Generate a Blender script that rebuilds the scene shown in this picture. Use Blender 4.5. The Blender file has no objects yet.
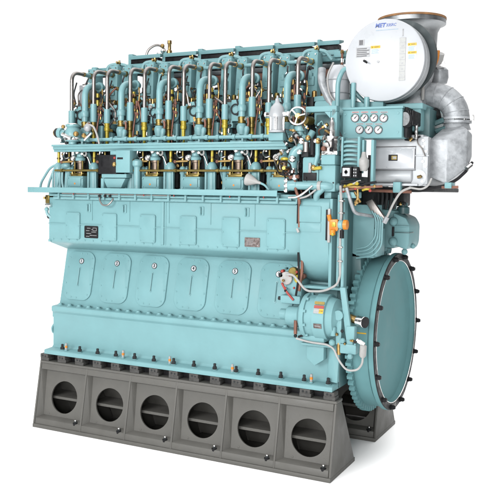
import bpy, bmesh, math, random
from mathutils import Vector, Matrix
random.seed(7)
S = bpy.context.scene
COL = S.collection
PI = math.pi

# ------------------------------------------------------------------ camera
cam_d = bpy.data.cameras.new('camera')
cam = bpy.data.objects.new('camera', cam_d); COL.objects.link(cam)
YAW, PITCH, ROLL = .473, .054, .015
fh = Vector((-math.sin(YAW), math.cos(YAW), 0)); rt = Vector((math.cos(YAW), math.sin(YAW), 0)); uz = Vector((0, 0, 1))
fw = fh*math.cos(PITCH) - uz*math.sin(PITCH); up = uz*math.cos(PITCH) + fh*math.sin(PITCH)
R_ = rt*math.cos(ROLL) + up*math.sin(ROLL); U_ = up*math.cos(ROLL) - rt*math.sin(ROLL)
M = Matrix((R_, U_, -fw)).transposed().to_4x4(); M.translation = Vector((2.681, -7.46, 2.919))
cam.matrix_world = M
cam_d.sensor_width = 36; cam_d.lens = 796.5*36/500
cam_d.shift_x = (250-233.3)/500; cam_d.shift_y = (234.45-250)/500
cam_d.clip_end = 400
S.camera = cam

# ------------------------------------------------------------------ studio light
W = bpy.data.worlds.new('World'); S.world = W; W.use_nodes = True
nt = W.node_tree; bgn = nt.nodes['Background']
tc = nt.nodes.new('ShaderNodeTexCoord'); dot = nt.nodes.new('ShaderNodeVectorMath'); dot.operation = 'DOT_PRODUCT'
dot.inputs[1].default_value = fh
mr = nt.nodes.new('ShaderNodeMapRange'); mr.interpolation_type = 'SMOOTHSTEP'
mr.inputs['From Min'].default_value = -.1; mr.inputs['From Max'].default_value = .75
mr.inputs['To Min'].default_value = .14; mr.inputs['To Max'].default_value = 1.35
nt.links.new(tc.outputs['Generated'], dot.inputs[0]); nt.links.new(dot.outputs['Value'], mr.inputs['Value'])
nt.links.new(mr.outputs['Result'], bgn.inputs['Strength']); bgn.inputs['Color'].default_value = (1, 1, 1, 1)

def area(name, loc, target, size, sy, power, col=(1, 1, 1)):
    l = bpy.data.lights.new(name, 'AREA'); l.shape = 'RECTANGLE'; l.size = size; l.size_y = sy; l.energy = power; l.color = col
    o = bpy.data.objects.new(name, l); COL.objects.link(o); o.location = loc
    o.rotation_euler = (Vector(target)-Vector(loc)).to_track_quat('-Z', 'Y').to_euler()
    return o
area('softbox_key', (-3.6, -13.5, 6.2), (-1.6, 1, 2.4), 8, 5, 3000)
area('added_camera_side_fill', (4.2, -13.5, 4.2), (-1.2, 1, 2.0), 4, 3.5, 1500)  # unseen fill added near the camera to lighten the gap between the stands
cl_ = area('added_floor_fill', (-1, 6, 14), (-1, 6, 0), 44, 44, 11000)  # unseen overhead fill added to turn the floor white
cl_.data.spread = math.radians(120)
S.view_settings.view_transform = 'Standard'; S.view_settings.look = 'None'
S.view_settings.exposure = -0.3; S.view_settings.gamma = 1
S.render.film_transparent = False

# ------------------------------------------------------------------ materials
def mat(name, col, rough=.4, metal=0., var=.06, vscale=6., bump=0., bscale=60., coat=0., rvar=.12, col2=None, c2scale=3., c2lo=.5, c2hi=.7, spec=.4):
    m = bpy.data.materials.new(name); m.use_nodes = True
    n = m.node_tree.nodes; L = m.node_tree.links; b = n['Principled BSDF']
    b.inputs['Metallic'].default_value = metal; b.inputs['Coat Weight'].default_value = coat
    b.inputs['Specular IOR Level'].default_value = spec
    t = n.new('ShaderNodeTexCoord')
    ns = n.new('ShaderNodeTexNoise'); ns.inputs['Scale'].default_value = vscale; ns.inputs['Detail'].default_value = 6
    L.new(t.outputs['Object'], ns.inputs['Vector'])
    mp = n.new('ShaderNodeMapRange'); mp.inputs['From Min'].default_value = .3; mp.inputs['From Max'].default_value = .7
    mp.inputs['To Min'].default_value = 1-var; mp.inputs['To Max'].default_value = 1+var
    L.new(ns.outputs['Fac'], mp.inputs['Value'])
    mx = n.new('ShaderNodeVectorMath'); mx.operation = 'SCALE'; mx.inputs[0].default_value = col
    L.new(mp.outputs['Result'], mx.inputs['Scale'])
    out = mx.outputs['Vector']
    if col2:
        n2 = n.new('ShaderNodeTexNoise'); n2.inputs['Scale'].default_value = c2scale; n2.inputs['Detail'].default_value = 8; n2.inputs['Roughness'].default_value = .65
        L.new(t.outputs['Object'], n2.inputs['Vector'])
        m2 = n.new('ShaderNodeMapRange'); m2.inputs['From Min'].default_value = c2lo; m2.inputs['From Max'].default_value = c2hi
        L.new(n2.outputs['Fac'], m2.inputs['Value'])
        mm = n.new('ShaderNodeMix'); mm.data_type = 'RGBA'; L.new(m2.outputs['Result'], mm.inputs['Factor'])
        L.new(out, mm.inputs['A']); mm.inputs['B'].default_value = (*col2, 1); out = mm.outputs['Result']
    L.new(out, b.inputs['Base Color'])
    mr_ = n.new('ShaderNodeMapRange'); mr_.inputs['From Min'].default_value = .3; mr_.inputs['From Max'].default_value = .7
    mr_.inputs['To Min'].default_value = max(.03, rough-rvar); mr_.inputs['To Max'].default_value = min(1, rough+rvar)
    L.new(ns.outputs['Fac'], mr_.inputs['Value']); L.new(mr_.outputs['Result'], b.inputs['Roughness'])
    if bump:
        nb = n.new('ShaderNodeTexNoise'); nb.inputs['Scale'].default_value = bscale; nb.inputs['Detail'].default_value = 4
        L.new(t.outputs['Object'], nb.inputs['Vector'])
        bp = n.new('ShaderNodeBump'); bp.inputs['Strength'].default_value = bump; bp.inputs['Distance'].default_value = .01
        L.new(nb.outputs['Fac'], bp.inputs['Height']); L.new(bp.outputs['Normal'], b.inputs['Normal'])
    return m
TEAL = mat('teal_paint', (.122, .238, .252), .5, var=.06, vscale=3.5, bump=.16, bscale=28, coat=0., spec=.22)
TEALP = mat('teal_pipe_paint', (.122, .236, .250), .38, var=.07, vscale=12, coat=0., spec=.35)
STAND = mat('grey_stand_paint', (.066, .064, .058), .6, var=.09, vscale=5, bump=.12, bscale=70, col2=(.058, .056, .050), c2scale=4, c2lo=.52, c2hi=.78)
CHOCK = mat('dark_chock_steel', (.045, .044, .042), .6, var=.3, vscale=30, spec=.2)
STEEL = mat('bare_steel', (.22, .205, .195), .42, 1., var=.12, vscale=25, rvar=.1)
BRONZE = mat('oiled_bronze', (.13, .10, .078), .4, .7, var=.25, vscale=25)
BRIGHT = mat('bright_steel', (.72, .71, .70), .22, 1., var=.1, vscale=30, rvar=.1)
BRASS = mat('brass', (.30, .20, .08), .38, 1., var=.2, vscale=30)
OLIVE = mat('olive_gold_plating', (.135, .102, .03), .38, .75, var=.25, vscale=20)
YELLOW = mat('yellow_chromate_rod', (.30, .235, .025), .35, .3, var=.2, vscale=18)
COPPER = mat('copper_brown', (.14, .062, .042), .5, .3, var=.25, vscale=14)
GALV = mat('silver_heat_paint', (.255, .268, .28), .45, .25, var=.16, vscale=16, bump=.55, bscale=11, col2=(.15, .16, .17), c2scale=14, c2lo=.48, c2hi=.72)
ALU = mat('aluminium_paint', (.28, .293, .305), .42, .2, var=.06, vscale=10, bump=.05, bscale=40)
ALU2 = mat('ivory_strip', (.285, .29, .285), .5, var=.08, vscale=30)
WHITE = mat('white_enamel', (.315, .328, .345), .35, var=.015, vscale=4, coat=.2)
PLASTIC = mat('white_cable', (.235, .232, .225), .45, var=.08, vscale=20)
BLACK = mat('black_iron_and_shade', (.008, .008, .009), .5, var=.3, vscale=20, spec=.15)
DARK = mat('dark_iron_and_gap_shade', (.016, .018, .019), .6, var=.35, vscale=15, spec=.2, bump=.2, bscale=50)
DTEAL = mat('dark_green_paint_and_shade', (.04, .09, .095), .4, var=.08, vscale=6)
ORANGE = mat('orange_plastic', (.42, .14, .008), .4, var=.08, vscale=20)
RED = mat('red_print', (.22, .025, .018), .5)
TAGBROWN = mat('engraved_plate', (.10, .08, .075), .4, .5, var=.5, vscale=45)
BLUE = mat('blue_print', (.006, .04, .2), .4)
LBLUE = mat('pale_blue_print', (.16, .25, .33), .5, var=.2, vscale=40)
YLAB = mat('yellow_label', (.42, .25, .008), .5)
INK = mat('grey_ink', (.05, .05, .055), .5)
GREY = mat('pale_grey_plate', (.20, .205, .21), .45, .2, var=.2, vscale=40)
DIAL = mat('dial_white', (.34, .335, .34), .4, spec=.2)
RUST = mat('ochre_gasket', (.20, .10, .04), .7, var=.3, vscale=9)
ZINC = mat('galvanised_sheet', (.25, .262, .27), .42, .9, var=.15, vscale=9, bump=.12, bscale=12)
GREEN = mat('green_print', (.01, .16, .11), .5)
FLYM = mat('shaded_teal_paint', (.092, .195, .205), .62, var=.05, vscale=5, bump=.1, bscale=40, spec=.07)  # teal darkened to put the end face's shade into its colour
DSHEET = mat('dark_sheet_metal', (.028, .036, .038), .5, .3, var=.2, vscale=10, spec=.25)
FLOORM = mat('white_sweep', (.93, .93, .93), .85, var=.004, vscale=1)

# ------------------------------------------------------------------ mesh builder
class MB:
    def __init__(s): s.v = []; s.f = []; s.m = []; s.mats = []
    def mi(s, m):
        if m not in s.mats: s.mats.append(m)
        return s.mats.index(m)
    def add(s, vs, fs, m):
        o = len(s.v); k = s.mi(m)
        s.v += [tuple(v) for v in vs]; s.f += [tuple(i+o for i in f) for f in fs]; s.m += [k]*len(fs)
    def bm(s, b, m):
        b.verts.ensure_lookup_table(); b.verts.index_update()
        s.add([v.co.copy() for v in b.verts], [[v.index for v in f.verts] for f in b.faces], m); b.free()
    def hull(s, pts, m, bev=0.):
        b = bmesh.new()
        for p in pts: b.verts.new(p)
        bmesh.ops.convex_hull(b, input=b.verts[:])
        bmesh.ops.dissolve_limit(b, angle_limit=.02, verts=b.verts[:], edges=b.edges[:])
        if bev:
            bmesh.ops.bevel(b, geom=b.edges[:], offset=bev, segments=2, profile=.5, affect='EDGES', clamp_overlap=True)
        s.bm(b, m)
    def box(s, x0, x1, y0, y1, z0, z1, m, bev=.005):
        s.hull([(x, y, z) for x in (x0, x1) for y in (y0, y1) for z in (z0, z1)], m, bev)
    def prism(s, prof, a0, a1, m, axis='x', bev=0.):
        b = bmesh.new()
        def P(u, v, a): return {'x': (a, u, v), 'y': (u, a, v), 'z': (u, v, a)}[axis]
        A = [b.verts.new(P(u, v, a0)) for u, v in prof]; B = [b.verts.new(P(u, v, a1)) for u, v in prof]
        n = len(prof)
        b.faces.new(A[::-1]); b.faces.new(B)
        for i in range(n): b.faces.new((A[i], A[(i+1) % n], B[(i+1) % n], B[i]))
        bmesh.ops.recalc_face_normals(b, faces=b.faces[:])
        if bev:
            es = [e for e in b.edges if e.calc_face_angle(0) > .6]
            bmesh.ops.bevel(b, geom=es, offset=bev, segments=2, profile=.5, affect='EDGES', clamp_overlap=True)
        s.bm(b, m)
    def lathe(s, o, d, prof, m, n=20, ring=False):
        """prof: list of (distance along d, radius)"""
        o = Vector(o); d = Vector(d).normalized()
        a = d.orthogonal().normalized(); c = d.cross(a)
        vs = []; fs = []
        for t, r in prof:
            for k in range(n):
                q = 2*PI*k/n; vs.append(o+d*t+(a*math.cos(q)+c*math.sin(q))*max(r, 1e-4))
        for i in range(len(prof)-1):
            for k in range(n): fs.append((i*n+k, i*n+(k+1) % n, (i+1)*n+(k+1) % n, (i+1)*n+k))
        if ring:
            q = (len(prof)-1)*n
            for k in range(n): fs.append((q+k, q+(k+1) % n, (k+1) % n, k))
        else:
            fs.append(tuple(range(n))[::-1]); fs.append(tuple((len(prof)-1)*n+k for k in range(n)))
        s.add(vs, fs, m)
    def cyl(s, p0, p1, r, m, r1=None, n=16, ch=.0):
        p0 = Vector(p0); p1 = Vector(p1); L = (p1-p0).length; r1 = r if r1 is None else r1
        pr = [(0, r), (L, r1)] if not ch else [(0, r-ch), (ch, r), (L-ch, r1), (L, r1-ch)]
        s.lathe(p0, p1-p0, pr, m, n)
    def hexn(s, p, d, r, h, m): s.lathe(p, d, [(0, r), (h*.8, r), (h, r*.85)], m, 6)
    def ball(s, c, r, m, n=14, sc=(1, 1, 1)):
        vs = []; fs = []; h = n//2
        for i in range(h+1):
            th = PI*i/h
            for k in range(n):
                q = 2*PI*k/n
                vs.append((c[0]+r*sc[0]*math.sin(th)*math.cos(q), c[1]+r*sc[1]*math.sin(th)*math.sin(q), c[2]+r*sc[2]*math.cos(th)))
        for i in range(h):
            for k in range(n): fs.append((i*n+k, i*n+(k+1) % n, (i+1)*n+(k+1) % n, (i+1)*n+k))
        s.add(vs, fs, m)
    def tube(s, pts, r, m, n=10, fil=0., seg=6):
        pts = [Vector(p) for p in pts]
        if fil:
            q = [pts[0]]
            for i in range(1, len(pts)-1):
                a = (pts[i-1]-pts[i]); b = (pts[i+1]-pts[i]); f = min(fil, a.length*.49, b.length*.49)
                A = pts[i]+a.normalized()*f; B = pts[i]+b.normalized()*f
                for k in range(seg+1):
                    t = k/seg; q.append(A*(1-t)**2+pts[i]*2*t*(1-t)+B*t*t)
            q.append(pts[-1]); pts = q
        cl = [pts[0]]
        for p in pts[1:]:
            if (p-cl[-1]).length > 1e-5: cl.append(p)
        pts = cl
        vs = []; fs = []; a = None
        for i, p in enumerate(pts):
            t = (pts[min(i+1, len(pts)-1)]-pts[max(i-1, 0)]).normalized()
            a = t.orthogonal().normalized() if a is None else (a-t*a.dot(t)).normalized()
            c = t.cross(a)
            rr = r if not callable(r) else r(i/(len(pts)-1))
            for k in range(n):
                q = 2*PI*k/n; vs.append(p+(a*math.cos(q)+c*math.sin(q))*rr)
        for i in range(len(pts)-1):
            for k in range(n): fs.append((i*n+k, i*n+(k+1) % n, (i+1)*n+(k+1) % n, (i+1)*n+k))
        fs.append(tuple(range(n))[::-1]); fs.append(tuple((len(pts)-1)*n+k for k in range(n)))
        s.add(vs, fs, m)
    def ring(s, c, d, R, r, m, n=32, k=8):
        c = Vector(c); d = Vector(d).normalized(); a = d.orthogonal().normalized(); b = d.cross(a)
        vs = []; fs = []
        for i in range(n):
            q = 2*PI*i/n; e = a*math.cos(q)+b*math.sin(q)
            for j in range(k):
                w = 2*PI*j/k; vs.append(c+e*(R+r*math.cos(w))+d*r*math.sin(w))
        for i in range(n):
            for j in range(k): fs.append((i*k+j, i*k+(j+1) % k, ((i+1) % n)*k+(j+1) % k, ((i+1) % n)*k+j))
        s.add(vs, fs, m)
    def rplate(s, o, ux, uy, w, h, rad, th, m, n=6, bev=0.):
        """rounded plate, centred at o, in plane ux/uy, thickness th along ux x uy"""
        o = Vector(o); ux = Vector(ux).normalized(); uy = Vector(uy).normalized(); nz = ux.cross(uy)
        P = []
        for cx, cy, a0 in ((1, 1, 0), (-1, 1, PI/2), (-1, -1, PI), (1, -1, 1.5*PI)):
            for k in range(n+1):
                a = a0+PI/2*k/n; P.append((cx*(w/2-rad)+rad*math.cos(a), cy*(h/2-rad)+rad*math.sin(a)))
        N = len(P); L = [(0, 0)] + ([(th-bev, 0), (th, bev)] if bev else [(th, 0)])
        vs = []
        for t, ins in L:
            for x, y in P:
                f = 1-ins/max(1e-6, min(w, h)/2); vs.append(o+ux*x*f+uy*y*f+nz*t)
        fs = [tuple(range(N))[::-1], tuple((len(L)-1)*N+k for k in range(N))]
        for i in range(len(L)-1):
            for k in range(N): fs.append((i*N+k, i*N+(k+1) % N, (i+1)*N+(k+1) % N, (i+1)*N+k))
        s.add(vs, fs, m)
    def text(s, txt, o, ux, uy, size, m, align='CENTER', shear=0., bold=0.):
        cu = bpy.data.curves.new('t', 'FONT'); cu.body = txt; cu.size = size; cu.align_x = align; cu.align_y = 'CENTER'; cu.shear = shear; cu.offset = bold; cu.extrude = .0008
        ob = bpy.data.objects.new('t', cu); COL.objects.link(ob)
        dg = bpy.context.evaluated_depsgraph_get(); me = bpy.data.meshes.new_from_object(ob.evaluated_get(dg))
        o = Vector(o); ux = Vector(ux).normalized(); uy = Vector(uy).normalized(); nz = ux.cross(uy)
        s.add([o+ux*v.co.x+uy*v.co.y+nz*v.co.z for v in me.vertices], [tuple(p.vertices) for p in me.polygons], m)
        bpy.data.objects.remove(ob); bpy.data.curves.remove(cu); bpy.data.meshes.remove(me)
    def build(s, name, parent=None, label=None, loc=(0, 0, 0), smooth=38):
        me = bpy.data.meshes.new(name); me.from_pydata(s.v, [], s.f)
        for m in s.mats: me.materials.append(m)
        me.polygons.foreach_set('material_index', s.m)
        b = bmesh.new(); b.from_mesh(me); bmesh.ops.recalc_face_normals(b, faces=b.faces[:]); b.to_mesh(me); b.free()
        me.polygons.foreach_set('use_smooth', [True]*len(me.polygons)); me.set_sharp_from_angle(angle=math.radians(smooth))
        me.update()
        o = bpy.data.objects.new(name, me); COL.objects.link(o); o.location = loc
        if parent: o.parent = parent
        if label: o['label'] = label
        return o
def thing(name, loc, label, cat, group=None):
    o = bpy.data.objects.new(name, None); COL.objects.link(o); o.location = loc; o['label'] = label; o['category'] = cat
    if group: o['group'] = group
    return o
def dup(o, parent, dx):
    c = o.copy(); COL.objects.link(c); c.parent = parent; c.location = (o.location.x+dx, o.location.y, o.location.z)
    for ch in o.children:
        d = ch.copy(); COL.objects.link(d); d.parent = c
    return c
KEEP = {'maker_logo', 'timing_mark', 'camshaft_casing'}
def pieces(mb):
    """split a builder into its separate pieces, so that each becomes an object of its own"""
    n = len(mb.v); p = list(range(n))
    def f(q, i):
        while q[i] != i: q[i] = q[q[i]]; i = q[i]
        return i
    for fc in mb.f:
        a = f(p, fc[0])
        for v in fc[1:]: p[f(p, v)] = a
    g = {}
    for i in range(n): g.setdefault(f(p, i), []).append(i)
    keys = list(g); bb = []
    for k in keys:
        V = [mb.v[i] for i in g[k]]; bb.append(([min(c[j] for c in V) for j in range(3)], [max(c[j] for c in V) for j in range(3)]))
    q = list(range(len(keys)))
    for i in range(len(keys)):
        for j in range(i):
            if all(bb[i][0][k] <= bb[j][1][k]+.004 and bb[j][0][k] <= bb[i][1][k]+.004 for k in range(3)): q[f(q, i)] = f(q, j)
    root = {}
    for i, k in enumerate(keys):
        for v in g[k]: root[v] = f(q, i)
    out = {}
    for fc, m in zip(mb.f, mb.m): out.setdefault(root[fc[0]], []).append((fc, m))
    if len(out) == 1: return [mb]
    res = []
    for fl_ in out.values():
        nb = MB(); mp = {}
        for fc, m in fl_:
            for v in fc:
                if v not in mp: mp[v] = len(nb.v); nb.v.append(mb.v[v])
            nb.f.append(tuple(mp[v] for v in fc)); nb.m.append(nb.mi(mb.mats[m]))
        res.append(nb)
    return sorted(res, key=lambda b_: -len(b_.f))
X, Y, Z = Vector((1, 0, 0)), Vector((0, 1, 0)), Vector((0, 0, 1))

# ------------------------------------------------------------------ floor
b = MB(); b.add([(-17, -12, 0), (13, -12, 0), (13, 19, 0), (-17, 19, 0)], [(0, 1, 2, 3)], FLOORM)
fl = b.build('floor'); fl['kind'] = 'structure'

# ------------------------------------------------------------------ steel stands
XL = -3.865
RIBS = [0, -.63, -1.26, -1.89, -2.52, -3.15, XL]
def hole_panel(b, x0, x1, pb, pt, cx, cs, r, th, m):
    """panel between bottom line pb=(y,z) and top line pt=(y,z) with a round hole; th pushes along +y"""
    pb = Vector((0, *pb)); pt = Vector((0, *pt)); d = pt-pb; H = d.length; d.normalize()
    nrm = Vector((1, 0, 0)).cross(d); nrm = -nrm if nrm.y < 0 else nrm
    ang = sorted(set([2*PI*k/48 for k in range(48)] + [math.atan2(s-cs, x-cx) % (2*PI) for x in (x0, x1) for s in (0, H)]))
    def hit(a):
        c, s_ = math.cos(a), math.sin(a); t = 1e9
        if c > 1e-9: t = min(t, (x1-cx)/c)
        if c < -1e-9: t = min(t, (x0-cx)/c)
        if s_ > 1e-9: t = min(t, (H-cs)/s_)
        if s_ < -1e-9: t = min(t, (0-cs)/s_)
        return cx+c*t, cs+s_*t
    n = len(ang); vs = []
    for off in (0, th):
        for a in ang:
            u, v = hit(a); vs.append(Vector((u, 0, 0))+pb+d*v+nrm*off)
        for a in ang: vs.append(Vector((cx+r*math.cos(a), 0, 0))+pb+d*(cs+r*math.sin(a))+nrm*off)
    fs = []
    for k in range(n):
        j = (k+1) % n
        fs += [(k, j, n+j, n+k), (2*n+k, 3*n+k, 3*n+j, 2*n+j), (n+k, n+j, 3*n+j, 3*n+k)]
    b.add(vs, fs, m)
def make_stand(front, label):
    t = thing('engine_stand', (-1.93, .4 if front else 1.95, 0), label, 'engine stand', 'steel stands under the engine')
    def L(mb, name, lab=None): return [x.build(name, t, lab, loc=(1.93, -.4 if front else -1.95, 0)) for x in pieces(mb)][0]
    if front: prof = [(0, 0), (.144, .80), (.30, .80), (.775, 0)]; pan = ((.095, .06), (.205, .74))
    else: prof = [(1.52, 0), (1.66, .80), (1.95, .80), (2.382, 0)]; pan = ((1.61, .06), (1.735, .74))
    y0, y3 = prof[0][0], prof[3][0]
    b = MB(); b.box(XL, 0, y0, y3, 0, .045, STAND, .006)
    b.box(XL, 0, prof[1][0]-.004, prof[2][0]+.02, .772, .80, STAND, .004)
    f0 = lambda z: y0+(prof[1][0]-y0)*z/.8
    b.hull([(x, y, z) for x in (XL+.03, -.03) for y, z in ((f0(.76)+.004, .771), (f0(.70)+.004, .70), (pan[1][0]+.015, .771), (pan[1][0]+.012, .67))], STAND, .004)
    b.hull([(x, y, z) for x in (XL+.03, -.03) for y, z in ((f0(.05)+.004, .046), (f0(.115)+.004, .115), (pan[0][0]+.03, .15), (pan[0][0]+.03, .046))], STAND, .004)
    L(b, 'base_flange')
    for i in range(6):
        b = MB(); xa, xb = RIBS[i+1], RIBS[i]
        hole_panel(b, xa, xb, pan[0], pan[1], (xa+xb)/2+.015, .325, .195, .02, STAND)
        L(b, 'side_panel')
    for i, x in enumerate(RIBS):
        b = MB()
        w = .024; xs = x-w/2 if 0 < i < 6 else (x-w if i == 0 else x)
        f = lambda z: y0+(prof[1][0]-y0)*z/.8
        if i in (0, 6): pr = [(f(.045), .045), (f(.772), .772), (prof[2][0], .772), (y3-.03, .045)]
        else: pr = [(f(.045), .045), (f(.772), .772), (prof[2][0]-.03, .772), (y3-.10, .045)]
        b.prism(pr, xs, xs+w, STAND, 'x', .004)
        if i > 0:
            py = lambda z: pan[0][0]+.012+(pan[1][0]-pan[0][0])*(z-.06)/.68
            b.hull([(xs+w-.004, f(.05)+.006, .046), (xs+w-.004, f(.74)+.006, .74), (xs+w+.075, py(.05), .046), (xs+w+.05, py(.74), .74), (xs+w-.004, py(.05), .046), (xs+w-.004, py(.74), .74)], STAND, .003)
        if i < 6:
            py = lambda z: pan[0][0]+.012+(pan[1][0]-pan[0][0])*(z-.06)/.68
            b.hull([(xs+.004, f(.05)+.006, .046), (xs+.004, f(.74)+.006, .74), (xs-.045, py(.05), .046), (xs-.03, py(.74), .74), (xs+.004, py(.05), .046), (xs+.004, py(.74), .74)], STAND, .003)
        L(b, 'rib')
    b = MB(); b.hull([(x, y, z) for x in (XL+.03, -.03) for y, z in ((prof[2][0]-.02, .77), (prof[2][0], .77), (y3-.07, .05), (y3-.05, .05))], STAND)
    L(b, 'back_plate')
    b = MB(); b.box(XL+.03, -.03, pan[0][0]+.12, y3-.25, .33, .36, STAND, 0)
    L(b, 'shelf')
    for i in range(6):
        b = MB(); x = RIBS[i]-.095; yb = y0+.052
        b.cyl((x, yb, .10), (x, yb, .128), .032, BLACK, n=14)
        b.hexn((x, yb, .128), Z, .020, .02, DARK); b.cyl((x, yb, .146), (x, yb, .162), .013, BRIGHT, n=10)
        L(b, 'anchor_bolt')
        b = MB(); x = RIBS[i+1]+.165; yy = pan[0][0]+.022; b.lathe((x, yy, .165), (0, -1, .12), [(0, .014), (.008, .012), (.011, 0)], STAND, 10)
        L(b, 'plug')
    b = MB(); b.box(XL+.06, -.06, prof[2][0]-.04, prof[2][0]+.012, .80, .889, BLACK, .003); L(b, 'gap_shade_strip')  # black strip painted in as the shade between the chocks
    for k in range(15):
        b = MB(); x = -.085-k*.2655
        yy0, yy1 = (prof[1][0]+.005, prof[2][0]-.04)
        b.box(x-.064, x+.064, yy0, yy1, .80, .842, CHOCK, .004); b.box(x-.056, x+.058, yy0-.012, yy1, .842, .888, CHOCK, .004)
        b.cyl((x-.02, yy0-.012, .864), (x-.02, yy0-.016, .864), .012, DARK, n=10); b.cyl((x+.02, yy0-.012, .86), (x+.02, yy0-.016, .86), .010, DARK, n=10)
        L(b, 'mounting_chock')
    return t
make_stand(True, 'grey steel stand with six round holes in front, carrying the near side of the engine')
make_stand(False, 'grey steel stand mostly hidden at the back, its end showing below the flywheel')

# ------------------------------------------------------------------ engine
ENG = thing('marine_engine', (-1.9, 1.19, .89), 'large pale teal six cylinder marine diesel engine standing on two grey steel stands', 'engine')
OFF = (1.9, -1.19, -.89)
def P(mb, name, label=None, parent=None):
    obs = [x.build(name, parent or ENG, label, loc=OFF if parent is None else (0, 0, 0)) for x in ([mb] if name in KEEP else pieces(mb))]
    return obs[0]
XE = -3.79; XR = -.05
CX = [-3.47+.536*i for i in range(6)]

# bedplate
b = MB()
b.prism([(.135, .89), (.135, .935), (.15, .945), (.285, .952), (.306, .975), (.306, 1.375), (.278, 1.40), (.272, 1.41), (.272, 1.455), (.285, 1.468), (.40, 1.475),
         (1.98, 1.475), (2.108, 1.46), (2.108, 1.40), (2.074, 1.375), (2.074, .975), (2.245, .94), (2.245, .89)], XE-.01, XR, TEAL, 'x', .006)
bed = P(b, 'bedplate')
fb0 = None
for k in range(26):
    x = XE+.08+k*.145
    if x > -.12: continue
    if fb0 is None:
        b = MB(); b.lathe((0, .335, 1.47), Z, [(0, .042), (.010, .032), (.012, .026), (.026, .025), (.032, .018)], TEAL, 12); fb0 = P(b, 'flange_bolt', parent=bed); fb0.location.x = x
    else: dup(fb0, bed, x-fb0.location.x)
for k in range(14):
    x = -.12-k*.2655
    b = MB(); b.cyl((x, .205, .948), (x, .205, .956), .034, TEAL, n=14)
    b.hexn((x, .205, .956), Z, .025, .03, DARK); b.cyl((x, .205, .98), (x, .205, 1.02), .016, DARK, n=10, ch=.004)
    P(b, 'hold_down_bolt', parent=bed)
for x in (-3.50, -2.66, -2.02, -1.22, -.30):
    b = MB(); b.cyl((x, .19, .948), (x, .19, .962), .022, TEAL, n=12); b.cyl((x, .19, .962), (x, .19, .985), .015, PLASTIC, n=10)
    b.cyl((x, .19, .985), (x, .19, 1.01), .0165, ORANGE, n=10); b.cyl((x, .19, 1.01), (x, .19, 1.04), .013, PLASTIC, n=10)
    P(b, 'leveling_screw', parent=bed)
b = MB(); b.lathe((XE-.01, .36, 1.17), (-1, 0, 0), [(0, .07), (.018, .07), (.022, .05), (.045, .04)], TEAL, 18); b.box(XE-.03, XE, .315, .40, 1.32, 1.39, TEAL)
P(b, 'end_flange', parent=bed)
b = MB(); b.box(-3.65, -.75, .72, 1.66, .42, .9, DTEAL, .03); P(b, 'oil_pan')
# right end bracket plate on the bedplate (hex-shaped gusset)
b = MB(); b.prism([(-.36, 1.34), (-.36, 1.20), (-.27, 1.13), (-.17, 1.20), (-.17, 1.345)], .19, .296, TEAL, 'y', .008)
b.box(-.40, -.07, .13, .31, 1.345, 1.372, TEAL, .008)
b.hull([(-.15, .295, .97), (-.03, .295, .97), (-.15, .295, 1.38), (-.03, .295, 1.38), (-.03, .22, .97), (-.15, .25, .97)], TEAL, .006)
P(b, 'motor_bracket')

# crankcase, sloping door section
DB = Vector((0, .385, 1.472)); DT = Vector((0, .538, 2.185))
b = MB(); b.prism([(.385, 1.47), (.538, 2.18), (1.842, 2.18), (1.995, 1.47)], XE+.02, -.12, TEAL, 'x', .01)
P(b, 'crankcase')
ds = (DT-DB).normalized(); dn = X.cross(ds); dn = -dn if dn.y > 0 else dn
for i in range(6):
    c = DB+ds*((1.842-1.472)/ds.z)+X*(CX[i]-.04)
    b = MB(); b.rplate(c+dn*-.003, X, ds, .415, .605, .115, .022, TEAL, 8, .005)
    for px, py in ((-.17, .22), (.17, .22), (-.185, .1), (.185, .1), (-.185, -.1), (.185, -.1), (-.16, -.23), (.16, -.23), (0, .275), (0, -.275), (-.08, -.27), (.08, .275)):
        b.lathe(c+X*px+ds*py+dn*.017, dn, [(0, .009), (.006, .009), (.008, .006)], TEAL, 8)
    d = b.build('crankcase_door', ENG, 'door marked %d' % (i+1), loc=OFF)
    b = MB(); h0 = c+X*.0+ds*.09+dn*.018; h1 = c+ds*-.12+dn*.018
    b.tube([h0, h0+dn*.014, h1+dn*.014, h1], .0055, TEALP, 8, .01); b.lathe(h0, dn, [(0, .016), (.006, .015)], TEALP, 10); b.lathe(h1, dn, [(0, .016), (.006, .015)], TEALP, 10)
    P(b, 'handle', parent=d)
    b = MB(); k = c+X*.012+ds*.182+dn*.018
    b.lathe(k, dn, [(0, .036), (.006, .036)], BLACK, 24); b.lathe(k+dn*.0061, dn, [(0, .0305), (.001, .0305)], GREY, 24)
    b.lathe(k+dn*.0072, dn, [(0, .027), (.0005, .027)], WHITE, 24)
    b.text(str(i+1), k+dn*.0095, X, ds, .052, BLACK, bold=.0012)
    P(b, 'number_plate', parent=d)

# camshaft casing
b = MB()
b.prism([(.545, 2.165), (.245, 2.258), (.218, 2.278), (.21, 2.30), (.21, 2.815), (1.6, 2.83), (2.17, 2.81), (2.17, 2.29), (1.83, 2.165)], XE, -.44, TEAL, 'x', .008)
b.box(XE-.004, -.44, .2, .21, 2.492, 2.501, TEAL, .002)
b.box(-2.165, -2.125, .197, .212, 2.30, 2.81, TEAL, .005); b.box(-2.115, -2.10, .204, .212, 2.30, 2.81, TEAL, .003)
b.box(XE-.006, XE+.03, .204, .3, 2.27, 2.30, TEAL, .004)
for k in range(28):
    x = XE+.07+k*.12
    if x < -.5: b.lathe((x, .212, 2.305), -Y, [(0, .010), (.006, .010), (.009, .006)], TEAL, 6)
for i in range(1, 6):
    x = (CX[i]+CX[i-1])/2+.07; b.box(x-.003, x+.003, .203, .211, 2.55, 2.81, TEAL, .001)
cas = P(b, 'camshaft_casing')
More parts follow.
